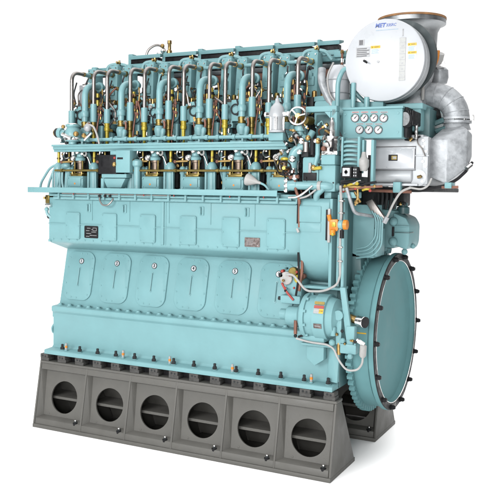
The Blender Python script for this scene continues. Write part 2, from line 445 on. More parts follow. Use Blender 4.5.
for i in range(6):
    x = CX[i]+.055; b = MB()
    b.rplate((x, .2105, 2.478), X, Z, .212, .318, .018, .022, TEAL, 4, .006)
    for sx in (-.09, .09):
        for sz in (-.14, 0, .14): b.lathe((x+sx, .189, 2.478+sz), -Y, [(0, .008), (.004, .008), (.006, .005)], TEAL, 6)
    P(b, 'inspection_cover')
for x in (-3.175, -2.66, -1.63, -1.075):
    b = MB(); b.tube([(x-.014, .21, 2.735), (x-.014, .18, 2.73), (x-.014, .18, 2.665), (x-.014, .21, 2.66)], .009, TEAL, 8, .015); b.box(x-.035, x+.02, .2, .21, 2.65, 2.745, TEAL, .003)
    P(b, 'pull_handle', parent=cas)
b = MB(); b.rplate((-3.144, .2098, 2.41), X, Z, .20, .145, .012, .006, BLACK, 3)
for q, (dx, dz, w) in enumerate(((-.035, .045, .05), (.04, .03, .07), (-.05, .015, .05), (.04, .0, .07), (-.035, -.018, .07), (.03, -.04, .10), (-.05, -.052, .05))):
    b.box(-3.144+dx-w/2, -3.144+dx+w/2, .2026, .204, 2.41+dz-.003, 2.41+dz+.003, GREY, 0)
b.box(-3.12, -3.065, .2028, .204, 2.424, 2.462, GREY, 0); b.box(-3.115, -3.07, .2022, .2032, 2.429, 2.457, BLACK, 0)
P(b, 'nameplate', 'black nameplate', cas)
b = MB(); b.rplate((-1.013, .2098, 2.378), X, Z, .18, .10, .006, .006, TAGBROWN, 3)
for q in range(4):
    b.box(-1.08, -1.013+random.uniform(0, .06), .2026, .204, 2.40-q*.016, 2.404-q*.016, GREY, 0)
b.cyl((-.945, .204, 2.345), (-.945, .2005, 2.345), .006, BRIGHT, n=8)
P(b, 'nameplate', 'small brown metal nameplate', cas)

# gear casing at the drive end
b = MB()
prof = [(.5, 2.86), (.15, 2.86), (.12, 2.82), (.12, 2.36)]
for k in range(1, 11):
    a = PI/2*k/10; prof.append((.12+.46*(1-math.cos(a)), 2.36-.40*math.sin(a)))
prof += [(1.2, 1.96), (1.2, 2.86)]
b.prism(prof, -.432, -.115, TEAL, 'x', .012)
b.rplate((-.32, .121, 2.70), X, Z, .235, .165, .01, .012, TEAL, 3, .004); b.rplate((-.32, .121, 2.565), X, Z, .235, .095, .01, .008, TEAL, 3, .003)
b.box(-.40, .02, .15, .36, 1.935, 1.962, TEAL, .006)
b.box(-.118, -.085, .13, .4, 1.96, 2.86, TEAL, .006); b.box(-.2, -.12, .18, .5, 2.86, 2.93, TEAL, .01)
gear = P(b, 'gear_casing')
b = MB(); b.box(-.145, -.125, .098, .112, 2.44, 2.75, BLACK, .003); b.box(-.122, -.095, .09, .118, 2.42, 2.76, PLASTIC, .003)
P(b, 'level_gauge', parent=gear)
# end wall; its dark green puts the shade by the gear casing into colour
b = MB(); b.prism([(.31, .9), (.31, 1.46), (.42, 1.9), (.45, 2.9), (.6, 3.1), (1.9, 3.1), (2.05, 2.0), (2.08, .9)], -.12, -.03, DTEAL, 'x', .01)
b.box(-.03, .0, .75, 1.65, .95, 1.9, TEAL, .02)
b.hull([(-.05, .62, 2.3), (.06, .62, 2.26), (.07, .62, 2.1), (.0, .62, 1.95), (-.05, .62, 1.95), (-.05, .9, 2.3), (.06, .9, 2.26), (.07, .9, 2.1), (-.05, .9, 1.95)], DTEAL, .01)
P(b, 'end_wall')

# cylinder block behind the fuel pumps, coloured dark as shade in the gaps
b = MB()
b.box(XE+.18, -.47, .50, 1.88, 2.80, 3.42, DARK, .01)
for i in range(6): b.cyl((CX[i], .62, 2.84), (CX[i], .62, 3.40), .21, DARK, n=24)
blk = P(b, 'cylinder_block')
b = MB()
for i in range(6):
    b.box(CX[i]-.262, CX[i]-.205, .395, .5, 2.95, 3.40, DARK, .006); b.box(CX[i]+.2, CX[i]+.26, .41, .5, 2.95, 3.38, DARK, .006)  # dark upright strips paint shade into the gaps between cylinders
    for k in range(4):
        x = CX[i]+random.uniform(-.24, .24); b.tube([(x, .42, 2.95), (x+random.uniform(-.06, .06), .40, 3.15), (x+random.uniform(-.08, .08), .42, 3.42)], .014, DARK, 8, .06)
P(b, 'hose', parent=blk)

# lower gallery
b = MB()
b.box(-4.0, -.69, .10, .50, 2.895, 2.912, TEAL, .003); b.box(-4.02, -.68, .085, .10, 2.872, 2.935, TEAL, .004)
b.box(XE, -.45, .205, .5, 2.83, 2.895, TEAL, .006)
gal = P(b, 'gallery')
b = MB()
b.tube([(XE+.06, .17, 2.845), (-2.9, .17, 2.845), (-1.6, .17, 2.845), (-.55, .17, 2.845)], .014, TEALP, 8)
b.tube([(XE+.1, .185, 2.81), (-.5, .185, 2.81)], .02, TEALP, 10)
b.tube([(XE+.25, .15, 2.866), (-2.0, .15, 2.862)], .008, STEEL, 6)
for k in range(15):
    x = XE+.2+k*.222; b.box(x-.012, x+.012, .14, .205, 2.80, 2.89, TEALP, .002)
b.tube([(-2.98, .16, 2.86), (-2.98, .14, 2.80), (-2.93, .13, 2.735), (-2.85, .13, 2.735), (-2.81, .15, 2.78), (-2.80, .17, 2.82)], .010, STEEL, 8, .03)
for x in (-2.98, -2.90, -2.83): b.ball((x, .14, 2.842), .018, DARK, 8)
P(b, 'drain_pipe', parent=gal)
for x in (-3.35, -2.35, -1.95, -1.25, -.85):
    b = MB(); b.cyl((x, .125, 2.85), (x, .125, 2.875), .007, RED, n=8); P(b, 'drain_plug', parent=gal)
b = MB()
b.box(XE-.05, XE+.01, .2, .32, 2.74, 2.84, OLIVE, .006); b.cyl((XE-.03, .19, 2.72), (XE+.05, .19, 2.72), .02, BRIGHT, n=10)
b.ball((XE-.035, .21, 2.665), .028, TEALP); b.tube([(XE-.035, .21, 2.66), (XE-.03, .21, 2.61), (XE+.02, .22, 2.57), (XE+.04, .24, 2.56)], .018, TEALP, 8, .03)
b.cyl((XE-.055, .19, 2.79), (XE-.055, .19, 2.82), .013, BRASS, n=8); b.lathe((XE-.008, .23, 2.58), (0, -1, 0), [(0, .03), (.015, .03), (.017, .012)], DARK, 12)
P(b, 'drain_valve', parent=gal)
# curved drain pipes at the left end
for (xa, xb, zt) in ((-3.965, -3.73, 3.20), (-3.84, -3.68, 3.205), (-3.70, -3.65, 3.19), (-3.60, -3.64, 3.21)):
    b = MB(); s_ = 1 if xb > xa else -1
    b.tube([(xa, .25, 2.92), (xa+.02*s_, .25, 3.0), (xa+(xb-xa)*.6, .26, 3.17), (xb-.01, .29, zt+.02), (xb+.14, .36, zt-.03)], .0145, TEALP, 8, .07)
    P(b, 'drain_pipe', parent=gal)
b = MB(); b.ball((-3.58, .28, 3.20), .055, TEALP, 14, (1.1, 1, .9)); b.cyl((-3.58, .28, 2.92), (-3.56, .28, 3.2), .028, TEALP); P(b, 'fan_fitting', parent=gal)

# upper rail
b = MB()
b.box(-3.70, -.63, .17, .40, 3.392, 3.432, TEAL, .004); b.box(-3.71, -.625, .155, .172, 3.428, 3.45, TEAL, .004)
b.box(-3.70, -.63, .19, .24, 3.365, 3.392, TEAL, .003)
rail = P(b, 'fuel_rail_tray')
b = MB(); b.tube([(-3.42, .24, 3.505), (-.72, .24, 3.505)], .021, TEALP, 10)
for i in range(6):
    for dx in (-.2, .0, .2):
        x = CX[i]+.06+dx; b.cyl((x-.018, .24, 3.505), (x+.018, .24, 3.505), .031, TEALP, n=12)
    b.cyl((CX[i]+.16, .24, 3.45), (CX[i]+.16, .24, 3.51), .014, TEALP, n=8)
P(b, 'fuel_pipe', parent=rail)
b = MB(); b.tube([(-3.69, .2, 3.142), (-.5, .2, 3.142)], .0135, OLIVE, 8)
for i in range(6): b.cyl((CX[i]-.13, .2, 3.142), (CX[i]-.10, .2, 3.142), .022, OLIVE, n=10)
P(b, 'control_rod')

# ---------------------------------------------------------------- one cylinder unit, copied six times
def unit_parts():
    out = []
    # fuel pump, at x=+.075
    b = MB(); x = .085
    b.box(x-.125, x+.105, .215, .40, 2.93, 3.075, TEAL, .01); b.box(x-.09, x+.08, .203, .216, 2.95, 3.06, TEAL, .006)
    for sx in (-.11, .09):
        for sz in (2.955, 3.05): b.lathe((x+sx, .215, sz), -Y, [(0, .010), (.008, .009)], TEAL, 6)
    fp = b.build('fuel_pump', ENG)
    b = MB(); b.cyl((x-.005, .2035, 2.985), (x-.005, .2015, 2.985), .011, ORANGE, n=10); P(b, 'orange_mark', parent=fp)
    b = MB(); b.box(x-.085, x+.085, .22, .38, 3.075, 3.098, OLIVE, .004); b.box(x-.11, x+.09, .24, .37, 3.098, 3.112, OLIVE, .004)
    for sx in (-.07, .07): b.cyl((x+sx, .24, 3.098), (x+sx, .24, 3.13), .012, BRASS, n=8)
    P(b, 'mounting_flange', parent=fp)
    b = MB(); b.lathe((x+.01, .30, 3.112), Z, [(0, .05), (.03, .05), (.035, .042), (.12, .042), (.125, .055), (.15, .055)], BRONZE, 18)
    b.box(x-.06, x-.04, .25, .27, 3.112, 3.27, OLIVE, .003); b.box(x+.06, x+.075, .25, .27, 3.112, 3.26, OLIVE, .003)
    P(b, 'plunger_barrel', parent=fp)
    b = MB(); b.lathe((x, .30, 3.26), Z, [(0, .062), (.03, .066), (.05, .045), (.09, .042), (.12, .03), (.16, .02)], TEALP, 16)
    for dx, dz in ((-.055, .04), (.0, .10), (.075, .085)): b.ball((x+dx, .245, 3.26+dz), .028, BRIGHT, 10)
    b.ring((x-.06, .235, 3.285), (0, 1, .1), .026, .011, BRIGHT, 16, 6); b.ring((x+.115, .24, 3.345), (.3, 1, 0), .028, .010, PLASTIC, 16, 6)
    b.cyl((x-.02, .24, 3.37), (x+.05, .22, 3.385), .02, PLASTIC, n=8)
    P(b, 'delivery_cap', parent=fp)
    b = MB(); b.cyl((x-.23, .22, 3.243), (x-.06, .23, 3.250), .012, BRASS, n=8); b.ball((x-.22, .22, 3.243), .02, COPPER, 8)
    P(b, 'fuel_rack', parent=fp)
    out.append(fp)
    # roller housings with their rods
    b = MB(); x = -.235
    b.lathe((x, .29, 2.92), Z, [(0, .06), (.02, .06), (.022, .05), (.2, .05), (.205, .062), (.26, .062), (.30, .045), (.315, .03), (.32, .02)], TEALP, 18)
    b.cyl((x-.055, .25, 2.92), (x-.055, .25, 3.14), .014, TEALP, n=8); b.cyl((x+.055, .25, 2.92), (x+.05, .25, 3.16), .012, TEALP, n=8)
    rh = b.build('roller_housing', ENG)
    b = MB(); b.cyl((x, .29, 3.23), (x, .29, 3.40), .017, YELLOW, n=10); b.cyl((x, .29, 3.28), (x, .29, 3.30), .024, OLIVE, n=10); P(b, 'push_rod', parent=rh)
    out.append(rh)
    b = MB(); x = -.075
    b.lathe((x, .29, 2.92), Z, [(0, .042), (.02, .042), (.022, .028), (.18, .028), (.19, .036), (.25, .036), (.27, .022)], TEALP, 14)
    b.hull([(x+.035, .27, 3.11), (x+.08, .27, 3.13), (x+.05, .27, 3.2), (x+.035, .33, 3.11), (x+.08, .33, 3.13), (x+.05, .33, 3.2)], TEALP, .008)
    b.tube([(x+.03, .26, 2.93), (x+.05, .26, 3.02), (x+.065, .27, 3.13)], .018, TEALP, 8)
    rh = b.build('roller_housing', ENG)
    b = MB(); b.cyl((x, .29, 3.19), (x, .29, 3.40), .014, OLIVE, n=10); b.cyl((x, .29, 3.25), (x, .29, 3.28), .021, BRASS, n=10); P(b, 'push_rod', parent=rh)
    out.append(rh)
    # dark pipe fittings behind the pumps, under the rail
    b = MB()
    for dx, dz, r in ((-.16, 3.31, .035), (.02, 3.33, .03), (.2, 3.30, .035), (-.25, 3.27, .02), (.23, 3.2, .04), (.24, 3.05, .035)): b.ball((dx, .40, dz), r, DARK, 10)
    b.tube([(-.15, .38, 3.1), (-.14, .35, 3.25), (-.05, .36, 3.33), (.06, .38, 3.36)], .013, BLACK, 8, .04)
    b.tube([(.16, .36, 3.36), (.19, .36, 3.25), (.2, .36, 3.1), (.205, .36, 2.93)], .022, TEALP, 8, .04)
    b.tube([(.14, .30, 3.36), (.2, .29, 3.31), (.225, .33, 3.2)], .010, BRIGHT, 8, .04); b.ball((-.12, .30, 3.36), .02, BRIGHT, 8); b.ball((-.17, .28, 3.34), .014, BRASS, 8)
    b.tube([(-.13, .28, 3.40), (-.15, .27, 3.33), (-.11, .26, 3.28), (-.06, .27, 3.3)], .009, BRIGHT, 7, .04)
    out += [x.build('fuel_line', ENG) for x in pieces(b)]
    # cylinder head
    b = MB()
    b.box(-.255, .255, .62, 1.75, 3.42, 3.68, DARK, .02); b.box(-.255, .20, .60, 1.7, 3.68, 3.93, TEAL, .02); b.box(.20, .28, .62, 1.7, 3.66, 3.95, DARK, .01)  # lower block and side strip coloured dark as shade between the fittings
    b.box(-.12, -.02, .50, .6, 3.70, 3.94, TEAL, .012); b.box(.03, .115, .52, .6, 3.72, 3.90, TEAL, .012)
    b.box(-.25, -.14, .52, .6, 3.47, 3.69, TEAL, .012); b.box(.13, .24, .53, .6, 3.46, 3.70, TEAL, .012)
    b.lathe((.16, .56, 3.80), -Y, [(0, .085), (.02, .085), (.025, .05)], TEAL, 18); b.lathe((-.06, .5, 3.82), -Y, [(0, .04), (.012, .04)], TEAL, 14)
    for dx in (-.22, -.12, .0, .11): b.hexn((dx, .65, 3.93), Z, .026, .04, STEEL); b.cyl((dx, .65, 3.93), (dx, .65, 3.995), .013, BRIGHT, n=8)
    for dz in (3.73, 3.88): b.hexn((-.21, .60, dz), -Y, .018, .02, DARK); b.hexn((.005, .60, dz), -Y, .018, .02, DARK)
    hd = b.build('cylinder_head', ENG)
    b = MB()
    for dx, y_, h in ((-.06, .68, .10), (.06, .70, .12), (.0, .78, .16), (-.21, .75, .09), (.22, .8, .1)):
        b.lathe((dx, y_, 3.93), Z, [(0, .045), (.03, .045), (.032, .03), (h, .028), (h+.01, .014)], OLIVE if dx < .05 else BRASS, 12)
    P(b, 'valve_spring', parent=hd)
    b = MB(); b.lathe((.03, .66, 3.93), Z, [(0, .05), (.05, .045), (.052, .034), (.16, .032), (.165, .024), (.22, .018)], BRASS, 14)
    b.cyl((.03, .66, 4.04), (.03, .66, 4.09), .038, BLACK, n=14); b.cyl((-.05, .62, 3.95), (-.05, .62, 4.14), .016, YELLOW, n=8)
    b.cyl((.115, .6, 3.95), (.115, .6, 4.10), .02, YELLOW, n=8); b.cyl((.115, .6, 4.02), (.115, .6, 4.05), .028, BLACK, n=8)
    P(b, 'fuel_injector', parent=hd)
    b = MB()
    for sx, sy, sz in ((.215, .52, 3.93), (.2, .5, 3.87), (.235, .5, 3.82), (-.02, .50, 3.99), (.06, .52, 3.97), (-.2, .54, 3.98)):
        b.ball((sx, sy, sz), .022, random.choice((BRASS, COPPER, OLIVE)), 8); b.cyl((sx, sy, sz-.05), (sx, sy, sz+.05), .010, random.choice((BRASS, COPPER)), n=8)
    b.tube([(.215, .5, 3.84), (.21, .47, 3.7), (.2, .46, 3.55), (.21, .46, 3.46)], .009, COPPER, 8, .05)
    b.tube([(.235, .53, 3.96), (.25, .52, 4.05), (.22, .55, 4.14)], .010, BRASS, 8, .03)
    b.tube([(-.03, .47, 3.93), (.0, .44, 3.88), (.01, .44, 3.80), (-.02, .45, 3.76)], .010, DARK, 8, .04)
    b.ring((-.05, .47, 3.83), (.1, 1, 0), .055, .009, DARK, 20, 6)
    b.tube([(.03, .5, 4.0), (.06, .47, 4.1), (.03, .48, 4.22), (.0, .56, 4.28)], .010, BLACK, 8, .05); b.tube([(-.22, .6, 3.98), (-.23, .56, 4.1), (-.21, .6, 4.25)], .009, DARK, 8, .05)
    P(b, 'small_pipe', parent=hd)
    # towers
    for sx, zt in ((-.168, 4.455), (.168, 4.475)):
        b = MB()
        b.hull([(sx-.055, .82, 3.92), (sx+.055, .82, 3.92), (sx-.055, 1.02, 3.92), (sx+.055, 1.02, 3.92), (sx-.075, .82, 4.0), (sx+.075, .82, 4.0), (sx-.075, 1.02, 4.0), (sx+.075, 1.02, 4.0),
                (sx-.064, .85, zt), (sx+.064, .85, zt), (sx-.064, 1.0, zt), (sx+.064, 1.0, zt)], TEAL, .012)
        b.box(sx-.04, sx+.04, .805, .83, 4.10, 4.20, TEAL, .006); b.box(sx-.018, sx+.018, .80, .83, 4.17, 4.24, TEAL, .006)
        b.cyl((sx, .92, zt-.01), (sx, .92, zt+.025), .045, TEAL, n=16, ch=.006)
        for q in (-.04, .04): b.lathe((sx+q, .842, zt-.03), -Y, [(0, .009), (.008, .008)], STEEL, 6)
        P(b, 'valve_tower', parent=hd)
    # steel return pipes with sleeves and brass fittings
    for sx, zs, zb in ((-.167, 3.885, 3.715), (.167, 3.955, 3.735)):
        b = MB(); y0 = .45; zt = 4.355
        pts = [(sx, y0, zs-.02), (sx, y0, zt), (sx, y0+.23, zt+.005)]
        b.tube(pts, .0235, STEEL, 14, .135, 10)
        P(b, 'steel_pipe', parent=hd)
        b = MB(); b.hexn((sx, y0+.22, zt+.005), Y, .031, .035, BRASS); b.cyl((sx, y0+.25, zt+.005), (sx, y0+.37, zt+.005), .027, TEALP, n=12); b.hexn((sx, y0+.355, zt+.005), Y, .038, .04, OLIVE)
        P(b, 'pipe_nut', parent=hd)
        b = MB(); b.lathe((sx, y0, zb), Z, [(0, .036), (.005, .04), (zs-zb-.006, .04), (zs-zb, .034)], TEALP, 16)
        P(b, 'pipe_sleeve', parent=hd)
        b = MB(); b.lathe((sx, y0, 3.53), Z, [(0, .022), (.09, .024), (.095, .034), (.13, .036), (.135, .03), (zb-3.53, .034)], OLIVE if sx > 0 else YELLOW, 14)
        b.cyl((sx, y0, 3.44), (sx, y0, 3.54), .019, YELLOW, n=10)
        if sx > 0: b.cyl((sx, y0, 3.535), (sx, y0, 3.62), .0235, YELLOW, n=10)
        P(b, 'pipe_fitting', parent=hd)
    # cooling water elbow
    b = MB(); x = .0+.06
    b.tube([(x, .42, 3.74), (x, .42, 4.185), (x+.03, .74, 4.19)], .039, TEALP, 14, .15, 10)
    b.lathe((x, .42, 3.80), Z, [(0, .048), (.02, .05), (.05, .05), (.07, .042)], TEALP, 16); b.lathe((x+.028, .66, 4.19), Y, [(0, .06), (.03, .06)], TEALP, 16)
    P(b, 'water_elbow', parent=hd)
    b = MB(); b.lathe((x, .42, 3.67), Z, [(0, .045), (.02, .046), (.021, .042), (.04, .042), (.041, .046), (.068, .045)], OLIVE, 14)
    b.cyl((x+.055, .40, 3.71), (x+.09, .38, 3.72), .022, BRIGHT, n=8); b.tube([(x+.09, .38, 3.72), (x+.10, .38, 3.66), (x+.09, .38, 3.62)], .013, COPPER, 8, .02)
    P(b, 'pipe_fitting', parent=hd)
    b = MB(); b.lathe((x, .42, 3.44), Z, [(0, .058), (.03, .062), (.035, .05), (.13, .05), (.17, .06), (.2, .058), (.225, .044)], TEALP, 16)
    b.lathe((x+.07, .36, 3.46), (.15, 0, 1), [(0, .03), (.1, .028), (.14, .032), (.17, .02)], TEALP, 12); b.box(x-.075, x+.12, .28, .46, 3.44, 3.475, TEALP, .008)
    b.cyl((x+.02, .28, 3.52), (x+.02, .40, 3.52), .028, TEALP, n=12); b.ball((x+.11, .30, 3.50), .018, BRIGHT, 8)
    P(b, 'water_valve', parent=hd)
    # small valve fittings on the tray
    b = MB()
    for dx in (-.1, -.02, .2, .24): b.ball((dx, .30, 3.475+random.uniform(0, .04)), random.uniform(.016, .026), random.choice((BRIGHT, DARK, BRIGHT, TEALP)), 8)
    b.tube([(-.1, .3, 3.48), (-.05, .3, 3.53), (.0, .32, 3.50)], .008, BRIGHT, 7, .03); b.ring((-.11, .29, 3.49), (.4, 1, 0), .022, .007, DARK, 14, 6)
    P(b, 'bleed_fitting', parent=hd)
    # arched starting-air pipe and brass cross near the tower tops
    b = MB(); b.tube([(.02, .92, 4.36), (.03, .92, 4.495), (.16, .95, 4.51), (.20, .98, 4.475)], .022, TEALP, 12, .11, 8)
    b.hexn((.16, .95, 4.507), X, .030, .045, OLIVE); b.cyl((.185, .95, 4.505), (.185, .95, 4.555), .014, BRASS, n=8); b.cyl((.185, .89, 4.525), (.185, .95, 4.525), .012, BRASS, n=8)
    b.tube([(.21, .96, 4.505), (.28, .97, 4.49), (.34, 1.0, 4.40)], .021, TEALP, 10, .06)
    b.box(-.268, .268, 1.0, 1.05, 4.45, 4.485, TEAL, .006); b.cyl((-.268, 1.16, 4.40), (.268, 1.16, 4.40), .016, DARK, n=8)
    b.cyl((-.12, .84, 4.37), (.13, .84, 4.37), .021, TEALP, n=10)
    P(b, 'air_pipe', parent=hd)
    # rocker gear behind the towers
    b = MB(); b.box(-.22, .22, 1.25, 1.5, 3.9, 4.20, DARK, .02); b.box(-.05, .05, .9, 1.15, 3.93, 4.12, TEAL, .02)
    b.cyl((-.24, 1.1, 4.10), (.24, 1.1, 4.10), .03, DARK, n=10)
    for q in (-.1, .0, .1): b.cyl((q, .98, 3.95), (q*1.2, .98, 4.2), .018, random.choice((YELLOW, DARK, BRASS)), n=8)
    P(b, 'rocker_gear', parent=hd)
    out.append(hd)
    # top cover with its post, over the exhaust side
    b = MB(); b.box(-.06, .01, 1.50, 1.60, 4.30, 4.735, TEAL, .008)
    b.hull([(.012, 1.42, 4.645), (.50, 1.42, 4.645), (.012, 1.42, 4.695), (.50, 1.42, 4.695), (.012, 1.62, 4.70), (.47, 1.62, 4.70), (.012, 1.62, 4.725), (.47, 1.62, 4.725)], TEAL, .006)
    b.box(.012, .44, 1.46, 1.58, 4.59, 4.66, BLACK, .004); b.box(-.06, .48, 1.43, 1.6, 4.53, 4.59, TEAL, .008)
    out.append(b.build('top_cover', ENG))
    return out
base = unit_parts()
for o in base: o.location = (OFF[0]+CX[0], OFF[1], OFF[2])
for i in range(1, 6):
    for o in base:
        c = dup(o, ENG, CX[i]-CX[0])
        if i == 5 and o.name.startswith('top_cover'): c.scale.x = .55

# small pipes, hoses and valve blocks that differ from cylinder to cylinder
rg = random.Random(11)
for i in range(6):
    cx = CX[i]
    for k in range(11):
        b = MB(); m = rg.choice((DARK, BLACK, COPPER, TEALP, TEALP, DARK, STEEL)); r_ = rg.uniform(.007, .013)
        x = cx+rg.uniform(-.26, .26); y = rg.uniform(.47, .60); z = rg.uniform(3.45, 4.0); x2 = x+rg.uniform(-.14, .14); z2 = z+rg.uniform(.1, .32)
        if z2 > 4.3: z2 = 4.3
        b.tube([(x, y+.08, z), (x, y, z+.01), (x+rg.uniform(-.03, .03), y-.01, (z+z2)/2), (x2, y, z2), (x2, y+.14, z2+.01)], r_, m, 7, .04)
        nm = rg.choice((BRASS, BRIGHT, OLIVE, DARK, COPPER)); b.hexn((x, y+.005, z), Z, r_*2.2, .03, nm); b.hexn((x2, y+.03, z2), Y, r_*2.2, .03, nm)
        P(b, 'small_pipe')
    for k in range(5):
        b = MB(); x = cx+rg.uniform(-.24, .24); z = rg.uniform(3.50, 3.93); y = rg.uniform(.47, .52); w = rg.uniform(.025, .045)
        b.box(x-w, x+w, y, .62, z-w*.8, z+w*.8, rg.choice((TEAL, TEAL, DARK)), .006)
        b.hexn((x, y+.001, z), -Y, w*.6, .02, rg.choice((BRIGHT, BRASS, DARK))); b.cyl((x, y+.03, z+w*.5), (x, y+.03, z+w*2.0), w*.4, rg.choice((BRASS, TEALP, BRIGHT)), n=10)
        P(b, 'valve_block')
    for k in range(4):
        b = MB(); x = cx+rg.uniform(-.25, .25); z = rg.uniform(2.95, 3.2); m = rg.choice((BLACK, DARK, TEALP, STEEL)); r_ = rg.uniform(.008, .014)
        x2 = x+rg.uniform(-.12, .12); b.tube([(x, .42, z), (x, .36, z+.02), (x2, .34, z+.12), (x2, .36, 3.42)], r_, m, 7, .04); b.hexn((x, .37, z+.01), -Y, r_*2, .025, rg.choice((BRIGHT, BRASS)))
        P(b, 'small_pipe')
# exhaust manifold behind the heads
b = MB(); b.cyl((-3.4, 1.85, 4.50), (-.35, 1.85, 4.50), .065, GALV, n=20); b.box(-3.3, .1, 1.80, 1.98, 4.33, 4.43, COPPER, .01)
for i in range(6): b.cyl((CX[i]+.2, 1.85, 4.50), (CX[i]+.24, 1.85, 4.50), .08, GALV, n=20)
b.box(-3.45, -.5, 1.85, 2.1, 2.9, 4.25, TEAL, .03)
P(b, 'exhaust_manifold')
# left end top details
b = MB(); b.cyl((-3.42, 1.2, 4.50), (-3.42, 1.55, 4.5), .06, TEALP, n=18); b.cyl((-3.27, 1.2, 4.47), (-3.27, 1.6, 4.47), .055, TEALP, n=18)
b.cyl((-3.42, 1.19, 4.50), (-3.42, 1.18, 4.5), .045, DARK, n=14); b.tube([(-3.27, 1.55, 4.55), (-3.27, 1.55, 4.78), (-3.12, 1.58, 4.86), (-2.99, 1.58, 4.78), (-2.99, 1.58, 4.62)], .016, STEEL, 8, .12)
b.ball((-3.02, 1.55, 4.82), .03, BRASS, 8); b.ball((-2.98, 1.5, 4.74), .035, BRIGHT, 8); b.cyl((-3.06, 1.5, 4.72), (-3.0, 1.5, 4.68), .022, BRIGHT, n=8)
b.lathe((-2.88, 1.5, 4.62), Z, [(0, .035), (.12, .035), (.13, .022), (.2, .022), (.21, .03), (.25, .028)], BRASS, 10)
b.cyl((-3.1, 1.5, 4.55), (-2.8, 1.5, 4.6), .03, BRASS, n=8); b.box(-3.2, -2.9, 1.45, 1.6, 4.5, 4.58, TEAL, .01)
P(b, 'air_valve')
b = MB(); b.box(-3.66, -3.52, .62, .75, 3.9, 4.22, ALU, .01); b.tube([(-3.64, .6, 3.85), (-3.645, .58, 4.1), (-3.6, .6, 4.16)], .008, STEEL, 7, .03); b.cyl((-3.60, .64, 4.22), (-3.5, .64, 4.22), .03, BRIGHT, n=10)
P(b, 'junction_box')
# fuel inlet valve at the left end of the tray
b = MB(); b.lathe((-3.42, .2, 3.452), Z, [(0, .05), (.03, .05), (.035, .085), (.09, .10), (.15, .095), (.2, .07), (.215, .085), (.235, .085)], TEALP, 18)
b.lathe((-3.42, .2, 3.50), Z, [(0, .105), (.02, .107), (.035, .095)], BRIGHT, 18); b.cyl((-3.42, .2, 3.66), (-3.42, .2, 3.70), .07, BRIGHT, n=16, ch=.006)
b.lathe((-3.52, .19, 3.585), (-1, 0, .1), [(0, .04), (.05, .04), (.055, .06), (.10, .062), (.105, .03)], TEALP, 16); b.lathe((-3.625, .19, 3.594), (-1, 0, 0), [(0, .058), (.03, .058), (.035, .05)], DARK, 16)
b.cyl((-3.66, .19, 3.594), (-3.68, .19, 3.594), .042, BRASS, n=12); b.ball((-3.5, .12, 3.66), .025, BRASS, 8); b.ball((-3.31, .12, 3.57), .035, BRASS, 8); b.ball((-3.56, .15, 3.5), .025, BRIGHT, 8); b.ball((-3.48, .15, 3.47), .02, DARK, 8)
b.cyl((-3.5, .1, 3.57), (-3.36, .1, 3.52), .022, BRIGHT, n=8)
P(b, 'inlet_valve')
b = MB(); b.tube([(-3.2, .17, 3.62), (-3.15, .14, 3.68), (-3.07, .14, 3.66), (-3.02, .15, 3.55), (-3.0, .16, 3.45)], .012, PLASTIC, 8, .05); b.ball((-3.16, .15, 3.64), .05, GALV, 10); b.ball((-3.2, .13, 3.55), .03, BRASS, 8); b.cyl((-3.2, .14, 3.5), (-3.1, .14, 3.58), .02, BRIGHT, n=8)
P(b, 'relief_valve')

# control box in front of the second cylinder
b = MB(); b.box(-2.99, -2.735, .13, .30, 3.10, 3.32, BLACK, .006); b.box(-2.735, -2.54, .12, .30, 3.115, 3.37, TEAL, .006); b.box(-2.83, -2.735, .14, .3, 3.32, 3.365, TEAL, .006)
b.box(-2.715, -2.635, .1175, .1205, 3.268, 3.29, BLACK, .001); b.cyl((-2.755, .12, 3.285), (-2.755, .128, 3.285), .014, RED, n=10); b.ball((-2.755, .125, 3.21), .03, BRASS, 10)
b.box(-2.95, -2.6, .14, .32, 3.055, 3.10, TEAL, .005)
b.hull([(-2.94, .15, 3.05), (-2.62, .15, 3.05), (-2.88, .15, 2.94), (-2.68, .15, 2.94), (-2.94, .3, 3.05), (-2.62, .3, 3.05), (-2.88, .3, 2.94), (-2.68, .3, 2.94)], TEAL, .008); b.box(-2.96, -2.92, .14, .3, 2.93, 3.05, TEAL, .004)
b.lathe((-2.49, .2, 2.93), Z, [(0, .04), (.25, .04), (.27, .06), (.32, .06), (.34, .03)], TEALP, 14); b.cyl((-2.54, .2, 3.24), (-2.5, .2, 3.24), .035, BRASS, n=10)
P(b, 'control_box')
# white cone sensor near the right end of the gallery
b = MB(); b.lathe((-1.05, .13, 3.05), (1, 0, -.25), [(0, .065), (.02, .065), (.05, .055), (.13, .018), (.17, .014)], PLASTIC, 18); b.tube([(-.89, .13, 3.01), (-.84, .13, 2.99), (-.8, .14, 2.94)], .012, TEALP, 8, .03)
P(b, 'horn_sensor')

# ---------------------------------------------------------------- drive end piping and valves
def wheel(b, c, d, R, m, hub):
    b.ring(c, d, R, R*.11, m, 36, 8); c = Vector(c); d = Vector(d).normalized(); a = d.orthogonal().normalized(); e = d.cross(a)
    for k in range(3):
        q = 2*PI*k/3+.5; b.cyl(c, c+(a*math.cos(q)+e*math.sin(q))*R, R*.10, m, n=8)
    b.cyl(c-d*R*.15, c+d*R*.2, R*.25, hub, n=12)
b = MB(); wheel(b, (-.474, .10, 3.697), (.15, -1, .05), .088, BRIGHT, BRASS); P(b, 'handwheel', 'silver handwheel')
b = MB(); b.cyl((-.474, .11, 3.697), (-.46, .30, 3.69), .03, BRASS, n=10); b.cyl((-.43, .2, 3.66), (-.40, .3, 3.66), .045, OLIVE, n=10)
b.tube([(-.49, .22, 3.62), (-.49, .22, 3.50), (-.40, .22, 3.46), (-.36, .25, 3.55)], .035, TEALP, 12, .08); b.lathe((-.49, .22, 3.55), Z, [(0, .06), (.05, .06)], TEALP, 14)
